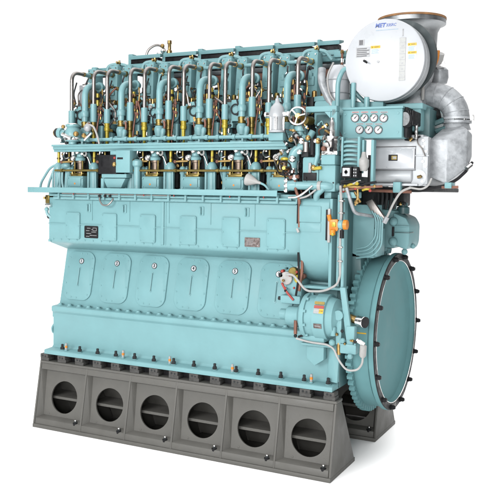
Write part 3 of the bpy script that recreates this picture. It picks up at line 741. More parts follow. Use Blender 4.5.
P(b, 'stop_valve')
b = MB(); wheel(b, (-.60, .07, 3.165), (.2, -1, .05), .072, BLACK, YELLOW); P(b, 'handwheel', 'black handwheel')
b = MB(); b.cyl((-.60, .08, 3.165), (-.56, .3, 3.16), .028, BRASS, n=10); b.lathe((-.55, .2, 3.12), Z, [(0, .06), (.03, .05), (.10, .05), (.12, .06)], BRIGHT, 12)
b.ball((-.61, .1, 3.26), .035, YELLOW, 10, (1.3, 1, .6)); b.ball((-.66, .12, 3.21), .025, BRASS, 8, (1.5, 1, .6)); b.ball((-.52, .1, 3.26), .04, BRIGHT, 10); b.ball((-.49, .1, 3.07), .035, BRIGHT, 10); b.cyl((-.54, .09, 3.07), (-.44, .09, 3.08), .02, COPPER, n=8)
P(b, 'stop_valve')
b = MB(); b.tube([(-.54, .14, 3.17), (-.53, .14, 3.33), (-.42, .16, 3.40), (-.34, .2, 3.40)], .05, TEALP, 14, .10); b.lathe((-.36, .19, 3.40), X, [(0, .065), (.025, .065)], TEALP, 14)
P(b, 'water_pipe')
# silver filter
b = MB(); b.lathe((-.714, .13, 3.535), Z, [(0, .085), (.02, .09), (.025, .07), (.14, .068), (.16, .085), (.185, .085), (.2, .08), (.26, .068), (.29, .04), (.31, .024), (.345, .022), (.35, .012), (.38, .01)], ALU, 24)
b.box(-.83, -.60, .10, .16, 3.70, 3.745, BRIGHT, .012); b.cyl((-.83, .13, 3.722), (-.85, .13, 3.722), .028, BRIGHT, n=12); b.cyl((-.60, .13, 3.722), (-.57, .13, 3.722), .028, BRIGHT, n=12)
for a in range(6): b.lathe((-.714+.075*math.cos(a), .13+.075*math.sin(a), 3.56), Z, [(0, .012), (.13, .012)], BRIGHT, 8)
b.box(-.80, -.63, .10, .30, 3.45, 3.535, TEAL, .012)
P(b, 'oil_filter')
# C bracket
b = MB()
b.box(-.43, -.09, .2, .30, 3.74, 3.80, TEAL, .012); b.box(-.155, -.085, .201, .30, 3.48, 3.742, TEAL, .012); b.hull([(-.155, .202, 3.74), (-.155, .30, 3.74), (-.22, .202, 3.74), (-.22, .3, 3.74), (-.155, .202, 3.67), (-.155, .3, 3.67)], TEAL)
b.box(-.3, -.1, .2, .32, 3.455, 3.5, TEAL, .01)
for k in range(3): b.box(-.135+k*.012, -.128+k*.012, .196, .203, 3.70+k*.012, 3.76, DTEAL, 0)
P(b, 'bracket')
b = MB(); b.box(-.42, -.16, .48, .52, 3.42, 3.74, DTEAL, .01)
P(b, 'bracket_panel')
b = MB(); b.box(-.47, -.02, .52, 1.0, 3.62, 3.90, TEAL, .04); b.lathe((-.36, .8, 3.9), Z, [(0, .22), (.05, .22), (.06, .16)], TEAL, 24)
for x, y in ((-.40, .66), (-.20, .70)):
    b.lathe((x, y, 3.90), Z, [(0, .06), (.05, .055), (.052, .045), (.08, .04)], BRASS, 14); b.lathe((x, y, 3.98), Z, [(0, .042), (.1, .042), (.11, .03)], BLACK, 14); b.cyl((x, y, 4.08), (x, y, 4.12), .025, BRASS, n=10)
P(b, 'end_cylinder_cover')
# governor: teal body, dark dials and silver head
b = MB(); b.box(-.42, -.24, .12, .34, 2.98, 3.28, TEAL, .02); b.box(-.405, -.26, .108, .125, 3.04, 3.12, BLACK, .003); b.box(-.345, -.315, .10, .12, 3.12, 3.22, GREY, .004)
b.box(-.44, -.36, .13, .3, 3.28, 3.44, DARK, .01); b.cyl((-.38, .12, 3.33), (-.38, .12, 3.43), .035, STEEL, n=12); b.cyl((-.31, .12, 3.30), (-.31, .12, 3.46), .028, BLACK, n=12)
b.ball((-.42, .09, 3.44), .035, BRIGHT, 10); b.ball((-.35, .09, 3.47), .03, BRASS, 10); b.ball((-.27, .1, 3.44), .025, BRIGHT, 8); b.ball((-.44, .09, 3.33), .03, BRIGHT, 8)
b.tube([(-.26, .13, 3.42), (-.255, .12, 3.3), (-.285, .12, 3.17)], .024, TEALP, 10); b.ball((-.25, .11, 3.44), .032, BRASS, 10); b.ball((-.29, .11, 3.17), .035, BRASS, 10); b.cyl((-.3, .10, 3.16), (-.2, .09, 3.17), .018, YELLOW, n=8)
P(b, 'governor')
b = MB(); b.box(-.24, -.06, .12, .4, 2.93, 3.2, TEAL, .015); b.box(-.21, -.06, .1, .4, 3.2, 3.30, TEAL, .01)
for k in range(4): b.lathe((-.2+k*.04, .118, 3.0+.02*(k % 2)), -Y, [(0, .009), (.006, .008)], DARK, 8)
b.box(-.22, -.05, .13, .38, 3.30, 3.34, BRIGHT, .006); b.lathe((-.135, .2, 3.34), Z, [(0, .095), (.1, .095), (.12, .085), (.125, .10), (.145, .10)], BRIGHT, 22)
b.box(-.20, -.08, .10, .12, 3.365, 3.44, STEEL, .01); b.box(-.10, -.075, .094, .11, 3.36, 3.46, BLACK, .004); b.ball((-.18, .09, 3.36), .028, COPPER, 8); b.ball((-.10, .09, 3.35), .024, BLACK, 8)
b.lathe((-.13, .18, 3.485), Z, [(0, .04), (.06, .04), (.08, .028), (.14, .03), (.16, .018), (.19, .016)], BRIGHT, 14)
P(b, 'actuator')
b = MB()
for k in range(7):
    z = 3.16+k*.044; b.tube([(-.01, .2, z), (.03, .16, z+.008), (.10, .16, z+.008), (.15, .2, z)], .013, TEALP, 8, .03)
b.box(.0, .16, .2, .34, 3.13, 3.47, DTEAL, .006); b.box(-.02, .0, .16, .3, 3.12, 3.48, TEAL, .004); b.box(.15, .175, .16, .3, 3.12, 3.48, TEAL, .004)
P(b, 'pipe_rack')
b = MB(); b.box(.005, .115, .10, .25, 3.07, 3.185, BLACK, .01); b.box(.022, .098, .094, .1, 3.087, 3.168, WHITE, .003)
b.lathe((.06, .094, 3.128), -Y, [(0, .018), (.003, .018)], BLACK, 16); b.hull([(.052, .091, 3.128), (.068, .091, 3.128), (.06, .091, 3.160), (.052, .0925, 3.128), (.068, .0925, 3.128), (.06, .0925, 3.160)], BLACK)
b.hull([(.052, .091, 3.128), (.068, .091, 3.128), (.06, .091, 3.098), (.052, .0925, 3.128), (.068, .0925, 3.128), (.06, .0925, 3.098)], BLACK)
b.box(.125, .175, .10, .25, 3.07, 3.18, BLACK, .006)
for k in range(3):
    b.box(.135, .145, .096, .1, 3.085+k*.03, 3.10+k*.03, GREY, 0); b.box(.155, .165, .096, .1, 3.085+k*.03, 3.10+k*.03, GREY, 0)
P(b, 'indicator_switch')
# horizontal water pipe with white band
b = MB(); b.tube([(-.52, .11, 2.99), (-.14, .11, 2.985), (-.06, .2, 2.98)], .042, TEALP, 16, .05); b.lathe((-.56, .11, 2.99), X, [(0, .05), (.05, .055), (.09, .045)], TEALP, 14)
b.tube([(-.18, .11, 2.97), (-.26, .12, 2.90), (-.27, .16, 2.85)], .035, TEALP, 12, .05)
b.cyl((-.235, .11, 2.985), (-.20, .11, 2.985), .052, PLASTIC, n=16)
for dz in (.05, .0, -.05): b.ball((-.58, .09, 2.99+dz), .028, BRIGHT, 8)
P(b, 'water_pipe')
b = MB()
b.tube([(-.49, .10, 3.06), (-.47, .08, 2.94), (-.43, .08, 2.86), (-.43, .09, 2.80)], .016, COPPER, 8, .05); b.tube([(-.45, .12, 2.86), (-.445, .12, 2.7), (-.44, .12, 2.56)], .012, COPPER, 8); b.tube([(-.455, .11, 2.84), (-.46, .12, 2.6)], .009, BLACK, 8)
b.tube([(-.55, .09, 2.865), (-.44, .06, 2.87), (-.36, .06, 2.92), (-.28, .06, 2.99)], .012, BRIGHT, 8, .06); b.tube([(-.42, .08, 2.86), (-.33, .06, 2.88), (-.24, .06, 2.95)], .010, PLASTIC, 8, .06); b.cyl((-.455, .1, 2.55), (-.435, .1, 2.51), .015, PLASTIC, n=8)
P(b, 'hose')
b = MB()
b.tube([(.0, .11, 2.99), (.02, .08, 2.88), (.025, .08, 2.7), (.02, .08, 2.50), (.025, .09, 2.1)], .014, PLASTIC, 8, .06)
b.tube([(.06, .12, 2.97), (.10, .12, 2.85), (.12, .2, 2.72), (.20, .45, 2.69), (.20, .63, 2.68)], .018, GALV, 8, .06)
b.tube([(.025, .09, 2.1), (-.0, .08, 2.0), (-.14, .07, 1.925), (-.33, .07, 1.915), (-.40, .06, 2.0), (-.47, .05, 2.08), (-.55, .05, 2.07)], .012, PLASTIC, 8, .07)
P(b, 'cable')
for z in (2.84, 2.72, 2.38, 2.24):
    b = MB(); b.box(.0, .05, .062, .115, z-.008, z+.008, STEEL, .003); b.hexn((.043, .064, z), -Y, .008, .008, BRIGHT); P(b, 'cable_clip')
# tangle under the gauge panel
b = MB()
b.box(-.03, .16, .14, .3, 2.87, 2.93, TEAL, .008); b.box(-.02, .10, .15, .4, 2.96, 3.05, DARK, .01)
for (x0, z0, x1, z1, m) in ((.02, 2.98, .30, 2.97, BRASS), (.05, 2.95, .42, 2.99, COPPER), (.0, 3.02, .24, 3.03, BLACK), (.14, 2.93, .20, 2.83, BRASS), (.10, 3.0, .2, 3.04, PLASTIC), (.18, 2.99, .36, 3.03, BLACK), (.06, 2.99, .14, 3.01, YELLOW), (.22, 2.95, .30, 2.96, YELLOW)):
    b.tube([(x0, .14, z0), ((x0+x1)/2, .12, (z0+z1)/2+.008), (x1, .14, z1)], .013, m, 8, .05)
for k in range(12): b.ball((random.uniform(-.0, .36), .13, random.uniform(2.93, 3.03)), random.uniform(.014, .024), random.choice((BRASS, RED, PLASTIC, BLACK, YELLOW)), 8)
b.tube([(.17, .13, 2.98), (.18, .12, 2.88), (.15, .13, 2.80)], .012, BRASS, 8, .03); b.ball((.165, .12, 2.83), .024, BRASS, 8)
P(b, 'pipe_union')
b = MB(); b.box(.27, .30, .22, .3, 2.97, 3.45, TEAL, .005); b.box(.18, .205, .2, .28, 3.2, 3.45, TEAL, .005)
b.lathe((.205, .2, 3.14), Z, [(0, .035), (.05, .055), (.11, .055), (.14, .03), (.19, .02)], PLASTIC, 14); b.cyl((.255, .25, 2.95), (.255, .25, 3.3), .022, BLACK, n=8)
P(b, 'support_post')
# chamfered cable duct with pipes behind the flywheel top
b = MB()
b.hull([(.12, .55, 2.83), (.19, .55, 2.86), (.33, .55, 2.67), (.26, .55, 2.62), (.12, .6, 2.83), (.19, .6, 2.86), (.33, .6, 2.67), (.26, .6, 2.62)], STEEL, .004)
b.hull([(.245, .55, 2.63), (.31, .55, 2.66), (.30, .55, 2.44), (.24, .55, 2.36), (.245, .6, 2.63), (.31, .6, 2.66), (.30, .6, 2.44), (.24, .6, 2.36)], TEAL, .005)
for k in range(4):
    x = .245+.022*k; b.tube([(x-.05+.01*k, .535, 2.74-.02*k), (x, .535, 2.66), (x, .535, 2.47-.03*k), (x-.09, .535, 2.36-.03*k), (.04, .535, 2.34-.033*k)], .0085, TEALP, 8, .06)
b.box(-.05, .20, .62, .9, 2.24, 2.8, TEAL, .01); b.box(.20, .235, .62, .9, 2.26, 2.55, TEAL, .006)
P(b, 'pipe_bundle')
b = MB(); b.tube([(.36, .5, 2.66), (.45, .46, 2.84), (.52, .46, 2.95), (.62, .46, 2.985)], .012, PLASTIC, 8, .06); b.cyl((.34, .5, 2.62), (.37, .5, 2.68), .026, GALV, n=10)
b.tube([(.60, .46, 2.985), (.72, .46, 2.965), (.79, .46, 3.0), (.82, .47, 3.08)], .010, PLASTIC, 8, .05)
P(b, 'cable')
for k in range(26):
    b = MB(); x = rg.uniform(-.66, -.14); z = rg.uniform(3.02, 3.62); y = rg.uniform(.13, .24); m = rg.choice((BRIGHT, BRIGHT, BRASS, DARK, BLACK, TEALP, PLASTIC, COPPER)); d = Vector((rg.uniform(-1, 1), rg.uniform(-1, .2), rg.uniform(-1, 1))).normalized(); q = Vector((x, y, z)); r_ = rg.uniform(.010, .022)
    b.cyl(q, q+d*.07, r_, m, n=10, ch=.003); b.hexn(q+d*.02, d, r_*1.5, .02, rg.choice((BRIGHT, BRASS, DARK))); b.tube([q+d*.06, q+d*.12, q+d*.12+Vector((0, .1, -.1))], r_*.45, rg.choice((STEEL, DARK, COPPER, TEALP)), 7, .04)
    P(b, 'pipe_fitting')
# orange solenoid valve
b = MB(); c = (-.045, .07, 2.60)
b.hull([(c[0]-.055, c[1], c[2]-.06), (c[0]+.045, c[1], c[2]-.07), (c[0]-.055, c[1], c[2]+.055), (c[0]+.04, c[1], c[2]+.06), (c[0]-.04, c[1]+.08, c[2]-.05), (c[0]+.03, c[1]+.08, c[2]+.05)], ORANGE, .012)
b.cyl((c[0]-.05, c[1]+.02, c[2]+.04), (c[0]-.06, c[1]+.01, c[2]+.10), .022, ORANGE, n=10); b.cyl((c[0]-.01, c[1]-.01, c[2]-.05), (c[0]-.01, c[1]-.01, c[2]-.10), .03, ORANGE, n=12); b.ball((c[0]-.005, c[1]-.02, c[2]-.09), .022, YELLOW, 10)
b.cyl((c[0]+.05, c[1], c[2]+.005), (c[0]+.10, c[1]-.0, c[2]+.005), .045, TEALP, n=16, ch=.008); b.lathe((c[0]+.105, c[1], c[2]+.005), X, [(0, .05), (.035, .048), (.04, .03)], ORANGE, 16)
b.cyl((c[0]+.085, c[1]-.0, c[2]-.05), (c[0]+.085, c[1], c[2]-.13), .022, BLACK, n=10); b.box(c[0]-.02, c[0]+.02, c[1]-.012, c[1]+.002, c[2]-.02, c[2]+.03, YELLOW, .004)
P(b, 'solenoid_valve', 'orange solenoid valve')
b = MB(); b.tube([(.045, .09, 2.47), (.045, .1, 2.2), (.045, .1, 1.97)], .018, TEALP, 10); b.box(.0, .02, .2, .3, 1.96, 2.9, TEAL, .003); b.cyl((-.02, .14, 2.9), (-.02, .14, 1.98), .016, TEALP, n=8)
P(b, 'conduit')

# oil mist detector at lower right of the casing: yellow, red and white knobs
b = MB(); b.hull([(-.64, .20, 1.86), (-.44, .20, 1.78), (-.42, .2, 2.0), (-.56, .2, 2.12), (-.64, .42, 1.86), (-.44, .42, 1.78), (-.42, .42, 2.0), (-.56, .42, 2.12)], TEAL, .02)
for c, r, m in (((-.60, .17, 2.02), .07, PLASTIC), ((-.53, .18, 2.09), .05, OLIVE), ((-.47, .18, 2.02), .045, YELLOW), ((-.65, .18, 2.09), .018, RED), ((-.61, .18, 2.12), .012, DTEAL), ((-.45, .18, 2.10), .025, BRASS), ((-.66, .17, 2.05), .028, BLACK), ((-.42, .18, 2.05), .03, COPPER)):
    b.cyl(Vector(c)+Vector((0, .06, 0)), Vector(c), r, m, n=14, ch=.006)
b.tube([(-.64, .16, 1.97), (-.58, .15, 1.88), (-.50, .15, 1.80)], .012, RED, 8, .04); b.tube([(-.42, .17, 2.25), (-.41, .15, 2.1), (-.44, .15, 1.9)], .016, COPPER, 8, .05); b.tube([(-.46, .16, 2.3), (-.44, .14, 2.05), (-.47, .14, 1.85)], .012, BLACK, 8, .05)
for k in range(10): b.ball((random.uniform(-.67, -.42), .15, random.uniform(1.85, 2.15)), random.uniform(.010, .018), random.choice((BRASS, RED, BLACK, PLASTIC, DTEAL)), 8)
P(b, 'sensor_cluster')
b = MB(); b.box(-.66, -.43, .16, .40, 1.755, 1.845, TEAL, .02); b.cyl((-.70, .22, 1.80), (-.65, .22, 1.80), .02, DARK, n=8)
P(b, 'pump_housing')
# turning motor
b = MB()
b.cyl((-.58, .20, 1.63), (-.42, .20, 1.63), .10, TEAL, n=24, ch=.01); b.cyl((-.66, .20, 1.64), (-.58, .20, 1.64), .055, TEAL, n=16)
b.lathe((-.42, .17, 1.655), X, [(0, .12), (.03, .16), (.06, .225), (.085, .235), (.11, .235), (.115, .215), (.20, .215), (.205, .235), (.33, .235), (.335, .21), (.40, .19), (.43, .12), (.46, .10)], TEAL, 36)
for a in range(10): b.lathe((-.31, .17+.225*math.cos(a*.628+.3), 1.655+.225*math.sin(a*.628+.3)), X, [(0, .016), (.025, .016)], TEAL, 6)
b.box(-.36, -.12, .06, .28, 1.40, 1.47, TEAL, .015)
tm = P(b, 'turning_motor')
b = MB()
nrm = Vector((0, -.93, .35)).normalized(); tu = X.cross(nrm); tu = -tu if tu.z < 0 else tu
c = Vector((-.145, .17, 1.655))+nrm*.236
b.rplate(c+tu*.045, X, tu, .105, .03, .003, .003, RED, 2); b.rplate(c+tu*.002, X, tu, .105, .052, .003, .003, GREY, 2); b.rplate(c+tu*.002+X*.028+nrm*.003, X, tu, .045, .046, .003, .001, YLAB, 2); b.rplate(c+tu*.085, X, tu, .105, .03, .003, .003, OLIVE, 2)
b.rplate(c+tu*.004+nrm*.003, X, tu, .09, .012, .002, .001, PLASTIC, 2)
n2 = Vector((0, -1, -.28)).normalized(); t2 = X.cross(n2); t2 = -t2 if t2.z < 0 else t2
c2 = Vector((-.15, .17, 1.655))+n2*.236
b.rplate(c2, X, t2, .085, .05, .003, .003, TAGBROWN, 2); b.rplate(c2+n2*.003, X, t2, .06, .008, .002, .001, GREY, 2)
P(b, 'warning_label', 'red and yellow warning label', tm)
b = MB()
b.hull([(.03, .06, 1.98), (.09, .06, 1.98), (.12, .06, 1.38), (.19, .06, 1.38), (.03, .11, 1.98), (.09, .11, 1.98), (.12, .11, 1.38), (.19, .11, 1.38)], TEAL, .01)
b.box(.0, .06, .06, .2, 1.40, 1.72, TEAL, .01); b.cyl((.03, .08, 1.30), (.03, .08, 1.42), .022, BRASS, n=10); b.cyl((.03, .04, 1.7), (.03, .12, 1.7), .05, TEAL, n=14); b.box(.05, .22, .05, .16, 1.32, 1.42, TEAL, .012); b.box(.11, .2, .05, .14, 1.46, 1.60, TEAL, .01)
b.cyl((-.02, .05, 1.49), (-.02, .05, 1.58), .03, TEAL, n=10); b.ball((-.03, .05, 1.42), .035, TEAL, 10); b.ball((.08, .05, 1.45), .03, TEAL, 8); b.ball((.16, .05, 1.30), .03, TEAL, 8)
for k in range(8): b.ball((random.uniform(.0, .22), .045, random.uniform(1.33, 1.6)), random.uniform(.010, .018), random.choice((TEAL, DARK, BRASS)), 8)
P(b, 'engaging_lever')
b = MB(); b.cyl((.20, .13, 1.65), (.285, .10, 1.645), .055, BRIGHT, n=20, ch=.008); b.cyl((.285, .10, 1.645), (.30, .095, 1.644), .055, BLACK, n=20); b.cyl((.12, .15, 1.67), (.2, .13, 1.65), .04, BRASS, n=12)
P(b, 'limit_switch')
b = MB(); b.lathe((.285, .06, 1.30), (.05, 0, 1), [(0, .02), (.02, .034), (.12, .034), (.13, .02)], PLASTIC, 12); b.cyl((.225, .06, 1.47), (.30, .06, 1.43), .022, BRIGHT, n=8)
b.tube([(.288, .06, 1.3), (.285, .06, 1.24), (.24, .06, 1.17), (.13, .05, 1.15), (.04, .05, 1.25), (-.01, .05, 1.36), (-.08, .05, 1.395), (-.28, .05, 1.40), (-.42, .05, 1.425)], .011, PLASTIC, 8, .08)
b.cyl((-.45, .1, 1.46), (-.45, .1, 1.60), .02, COPPER, n=8); b.ball((-.45, .1, 1.44), .02, DARK, 8); b.cyl((-.40, .06, 1.44), (-.26, .06, 1.50), .012, BLACK, n=8)
P(b, 'cable')

# ---------------------------------------------------------------- flywheel
FY, FZ = 1.19, 1.397
b = MB(); N = 96
b.lathe((.055, FY, FZ), X, [(0, .30), (.0, .80), (.02, .84), (.185, .84), (.188, .832), (.20, .832), (.203, .862), (.207, .868), (.245, .868), (.258, .862), (.262, .848), (.262, .80), (.235, .785), (.20, .775), (.17, .70), (.155, .45), (.15, .25), (.16, .2)], FLYM, N)
fly = P(b, 'flywheel')
b = MB()
b.lathe((.025, FY, FZ), X, [(0, .78), (0, .862), (.055, .862), (.055, .78)], FLYM, N, True)
for k in range(70):
    a = 2*PI*k/70; e = Vector((0, math.cos(a), math.sin(a))); t = Vector((0, -math.sin(a), math.cos(a)))
    c = Vector((0, FY, FZ)); vs = []
    for x in (.022, .082):
        for r, w in ((.855, .027), (.908, .017)):
            for s_ in (-1, 1): vs.append(c+X*x+e*r+t*w*s_)
    b.add(vs, [(0, 1, 3, 2), (4, 6, 7, 5), (2, 3, 7, 6), (0, 2, 6, 4), (1, 5, 7, 3)], FLYM)
P(b, 'gear_ring', parent=fly)
b = MB(); b.lathe((.3145, FY, FZ), X, [(.0, .786), (.004, .786), (.0045, .79), (.0045, .858), (.0, .860)], BLACK, N, True)
b.ring((.312, FY, FZ), X, .862, .004, DARK, N, 6); b.ring((.316, FY, FZ), X, .784, .0045, BRIGHT, N, 6)  # bright ring is a painted highlight along the inner edge
P(b, 'black_rim', parent=fly)
for k in range(14):
    a = 2*PI*(k+.02)/14
    b = MB(); p = Vector((.318, FY+.832*math.cos(a), FZ+.832*math.sin(a)))
    b.cyl(p, p+X*.008, .032, BLACK, n=14); b.hexn(p+X*.008, X, .028, .032, BLACK); b.cyl(p+X*.04, p+X*.05, .018, BLACK, n=10)
    P(b, 'coupling_bolt', parent=fly)
b = MB()
b.hull([(x, FY-r*math.cos(q), FZ+r*math.sin(q)) for x in (.11, .225) for r in (.838, .8425) for q in (.10, .115)], YLAB)
P(b, 'timing_line', parent=fly); b = MB()
for k, ch in enumerate('145'):
    a = -PI/2-.04+(k-1)*.045; e = Vector((0, math.cos(a), math.sin(a))); t = Vector((0, -math.sin(a), math.cos(a)))
    b.text(ch, Vector((.3205, FY, FZ))+e*.825, t, -e, .06, PLASTIC, bold=.0015)
P(b, 'timing_mark', parent=fly)

# ---------------------------------------------------------------- pump beside the flywheel top
b = MB()
b.hull([(.05, 1.1, 2.32), (.29, 1.1, 2.32), (.05, 1.1, 2.76), (.29, 1.1, 2.74), (.05, 1.5, 2.32), (.29, 1.5, 2.32), (.05, 1.5, 2.76), (.29, 1.5, 2.74)], TEAL, .03)
b.hull([(.27, 1.05, 2.37), (.43, 1.05, 2.31), (.46, 1.05, 2.38), (.465, 1.05, 2.58), (.42, 1.05, 2.66), (.27, 1.05, 2.72), (.27, 1.5, 2.37), (.43, 1.5, 2.31), (.46, 1.5, 2.38), (.465, 1.5, 2.58), (.42, 1.5, 2.66), (.27, 1.5, 2.72)], TEAL, .025)
b.box(.275, .295, 1.02, 1.4, 2.46, 2.56, BLACK, .004); b.ball((.285, 1.04, 2.62), .05, TEAL, 12); b.ball((.285, 1.04, 2.40), .05, TEAL, 12); b.ball((.40, 1.1, 2.29), .035, TEAL, 10); b.ball((.465, 1.2, 2.35), .03, TEAL, 10)
b.box(.285, .47, 1.035, 1.2, 2.495, 2.505, DTEAL, .002); b.box(.30, .46, 1.03, 1.1, 2.56, 2.575, TEAL, .004)
b.box(.07, .2, 1.1, 1.3, 2.28, 2.33, TEAL, .012); b.lathe((.18, 1.2, 2.26), Z, [(0, .04), (.05, .05)], TEAL, 12)
b.cyl((.15, 1.2, 2.74), (.15, 1.2, 2.84), .06, TEAL, n=14, ch=.01); b.lathe((.22, 1.2, 2.74), Z, [(0, .05), (.06, .05), (.065, .03), (.13, .03)], TEAL, 14); b.lathe((.32, 1.3, 2.70), Z, [(0, .07), (.07, .07), (.08, .05), (.12, .05)], DTEAL, 14)
for k in range(7): b.ball((.1+k*.045, 1.15, 2.78+random.uniform(0, .05)), .022, random.choice((TEAL, DARK, DARK, BRASS)), 8)
P(b, 'lubricating_pump')
b = MB(); b.box(-.02, .12, .85, 1.3, 2.3, 3.0, DARK, .02); b.box(.1, .32, 1.3, 1.6, 2.78, 2.98, DARK, .02)
for k in range(5): b.tube([(.1+.05*k, 1.0, 2.98), (.12+.05*k, 1.0, 2.9), (.1+.045*k, 1.05, 2.76)], .02, random.choice((DARK, BLACK)), 8, .04)
P(b, 'pump_pipework')

# ---------------------------------------------------------------- air cooler
b = MB()
b.box(.17, .70, .58, 2.0, 3.15, 3.52, ALU, .012); b.box(.19, .74, .60, 2.0, 3.0, 3.15, ALU, .012)
b.cyl((.19, .62, 3.10), (.60, .62, 3.10), .075, ALU, n=24, ch=.01); b.box(.19, .66, .55, .62, 3.0, 3.025, ALU, .005)
b.lathe((.655, .60, 3.085), -Y, [(0, .085), (.02, .085), (.025, .06)], ALU, 24); b.box(.64, .75, .585, .63, 3.02, 3.50, ALU, .006); b.box(.62, .76, .57, .60, 3.30, 3.315, ALU, .003)
cool = P(b, 'air_cooler')
b = MB(); b.box(.185, .63, .574, .581, 3.395, 3.405, INK, 0); b.box(.185, .63, .574, .581, 3.158, 3.165, INK, 0); b.box(.622, .628, .574, .581, 3.165, 3.395, INK, 0)
P(b, 'gasket', parent=cool)
b = MB(); b.rplate((.407, .579, 3.278), X, Z, .425, .205, .006, .022, WHITE, 3, .004)
for sx in (-.195, -.07, .07, .195):
    for sz in (-.088, .088): b.lathe((.407+sx, .557, 3.278+sz), -Y, [(0, .006), (.004, .006)], ALU, 8)
P(b, 'cooler_cover', parent=cool)
b = MB(); b.rplate((.40, .557, 3.287), X, Z, .095, .062, .003, .004, BLACK, 2); b.rplate((.412, .553, 3.287), X, Z, .055, .04, .002, .0015, OLIVE, 2); b.rplate((.417, .5515, 3.287), X, Z, .035, .022, .002, .001, GREY, 2)
P(b, 'nameplate', 'black nameplate on white cover', cool)
b = MB()
for x, z in ((.70, 3.46), (.70, 3.40), (.70, 3.25), (.70, 3.12), (.70, 3.05), (.73, 3.35), (.73, 3.2)): b.lathe((x, .583, z), -Y, [(0, .014), (.012, .013)], BRIGHT, 6)
b.tube([(.645, .56, 3.52), (.65, .54, 3.43), (.70, .54, 3.38), (.73, .55, 3.30)], .007, STEEL, 7, .03); b.cyl((.66, .55, 3.09), (.70, .54, 3.10), .016, BRASS, n=8); b.cyl((.60, .54, 3.48), (.57, .54, 3.46), .02, BRASS, n=8)
b.tube([(.52, .55, 3.47), (.60, .53, 3.46), (.68, .54, 3.50)], .010, BLACK, 7, .03); b.cyl((.645, .5, 3.47), (.645, .5, 3.62), .017, BRIGHT, n=8)
P(b, 'cooler_bolt', parent=cool)
b = MB(); b.box(.1, .80, .68, 1.9, 2.945, 2.99, DARK, .01)
b.tube([(.1, .6, 2.965), (.7, .58, 2.955), (.84, .58, 2.985), (.98, .6, 3.02)], .018, BLACK, 8, .1); b.tube([(.15, .57, 2.95), (.6, .55, 2.94)], .016, COPPER, 8); b.tube([(.9, .56, 2.99), (1.06, .58, 2.995)], .014, COPPER, 8)
b.box(.42, .50, .50, .60, 2.93, 3.04, TEAL, .01); b.box(.93, 1.0, .54, .7, 2.98, 3.04, TEAL, .01)
P(b, 'cooler_bracket')
# diffuser box
b = MB()
b.hull([(.725, .74, 3.475), (.90, .74, 3.48), (.725, .74, 3.10), (.90, .74, 3.03), (1.085, .82, 3.58), (1.09, .82, 3.19), (1.108, .95, 3.54), (1.112, .95, 3.31), (1.07, .95, 3.2),
        (.80, .95, 3.60), (1.01, .95, 3.63), (.725, 1.4, 3.48), (.96, 1.4, 3.54), (.965, 1.4, 3.31), (.88, 1.4, 3.1), (.725, 1.4, 3.05), (.78, 1.25, 3.6), (.98, 1.25, 3.62)], GALV, .012)
dif = P(b, 'diffuser')
b = MB(); b.box(.71, .735, .72, 1.5, 3.03, 3.50, GALV, .004)
for k in range(7): b.lathe((.72, .72, 3.06+k*.067), -Y, [(0, .012), (.01, .011)], BRIGHT, 6)
b.tube([(.93, .75, 3.03), (1.0, .79, 3.07), (1.09, .82, 3.165), (1.12, .93, 3.25)], .016, BLACK, 8, .05); b.cyl((1.085, .81, 3.18), (1.115, .88, 3.22), .028, BRIGHT, n=10)
P(b, 'diffuser_flange', parent=dif)
# elbow
b = MB()
b.tube([(.50, 1.10, 3.99), (.63, 1.10, 3.975), (.79, 1.10, 3.95), (.90, 1.10, 3.83), (.92, 1.10, 3.70)], .132, GALV, 28, .14, 8)
b.lathe((.92, 1.10, 3.665), Z, [(0, .13), (-.0, .15), (.03, .15), (.03, .125)], GALV, 28, True); b.lathe((.915, 1.1, 3.6), Z, [(0, .15), (.07, .125)], GALV, 28)
b.lathe((.585, 1.10, 3.978), X, [(0, .14), (.0, .155), (.03, .155), (.03, .14)], GALV, 28, True)
for c_, d_ in (((.70, 1.10, 3.966), (1, 0, -.16)), ((.80, 1.10, 3.93), (.8, 0, -.5)), ((.87, 1.10, 3.865), (.6, 0, -.8)), ((.908, 1.10, 3.78), (.2, 0, -1))): b.ring(c_, d_, .131, .005, GALV, 28, 6)
el = P(b, 'air_elbow')
b = MB(); b.lathe((.92, 1.10, 3.705), Z, [(0, .136), (0, .15), (.025, .15), (.025, .136)], ALU, 28, True); b.box(1.06, 1.095, 1.05, 1.12, 3.69, 3.75, BRIGHT, .004); b.box(.74, .775, 1.0, 1.08, 3.665, 3.71, BLACK, .004)
for k in range(8): b.hexn((.92+.14*math.cos(k*.785), 1.1+.14*math.sin(k*.785), 3.69), Z, .012, .02, BRIGHT)
P(b, 'clamp_band', parent=el)

# ---------------------------------------------------------------- turbocharger
SC = Vector((.311, .45, 4.265)); SR = .412
b = MB()
b.lathe((SC.x, .45, SC.z), Y, [(0, .0), (.0, SR-.012), (.003, SR-.004), (.012, SR)], WHITE, 96)
b.lathe((SC.x, .463, SC.z), Y, [(0, SR), (.05, SR), (.052, SR-.012), (.07, SR-.012), (.072, SR+.004), (.19, SR+.004), (.195, SR-.03), (.22, SR-.06)], ALU, 96)
sil = P(b, 'silencer')
b = MB(); yf = .4495
def onf(px, pz): return Vector((px, yf, pz))
b.text('MET', onf(.262, 4.612), X, Z, .056, BLUE, shear=.25, bold=.0022); b.text('33SRC', onf(.375, 4.610), X, Z, .038, BLUE, shear=.2, bold=.0008)
P(b, 'maker_logo', parent=sil)
b = MB(); b.box(.22, .45, yf-.0015, yf, 4.563, 4.567, LBLUE, 0)
P(b, 'small_print', parent=sil)
b = MB()
b.rplate((.072, yf, 4.455), X, Z, .062, .058, .002, .002, GREY, 2); b.rplate((.068, yf-.002, 4.455), X, Z, .04, .05, .002, .001, INK, 2)
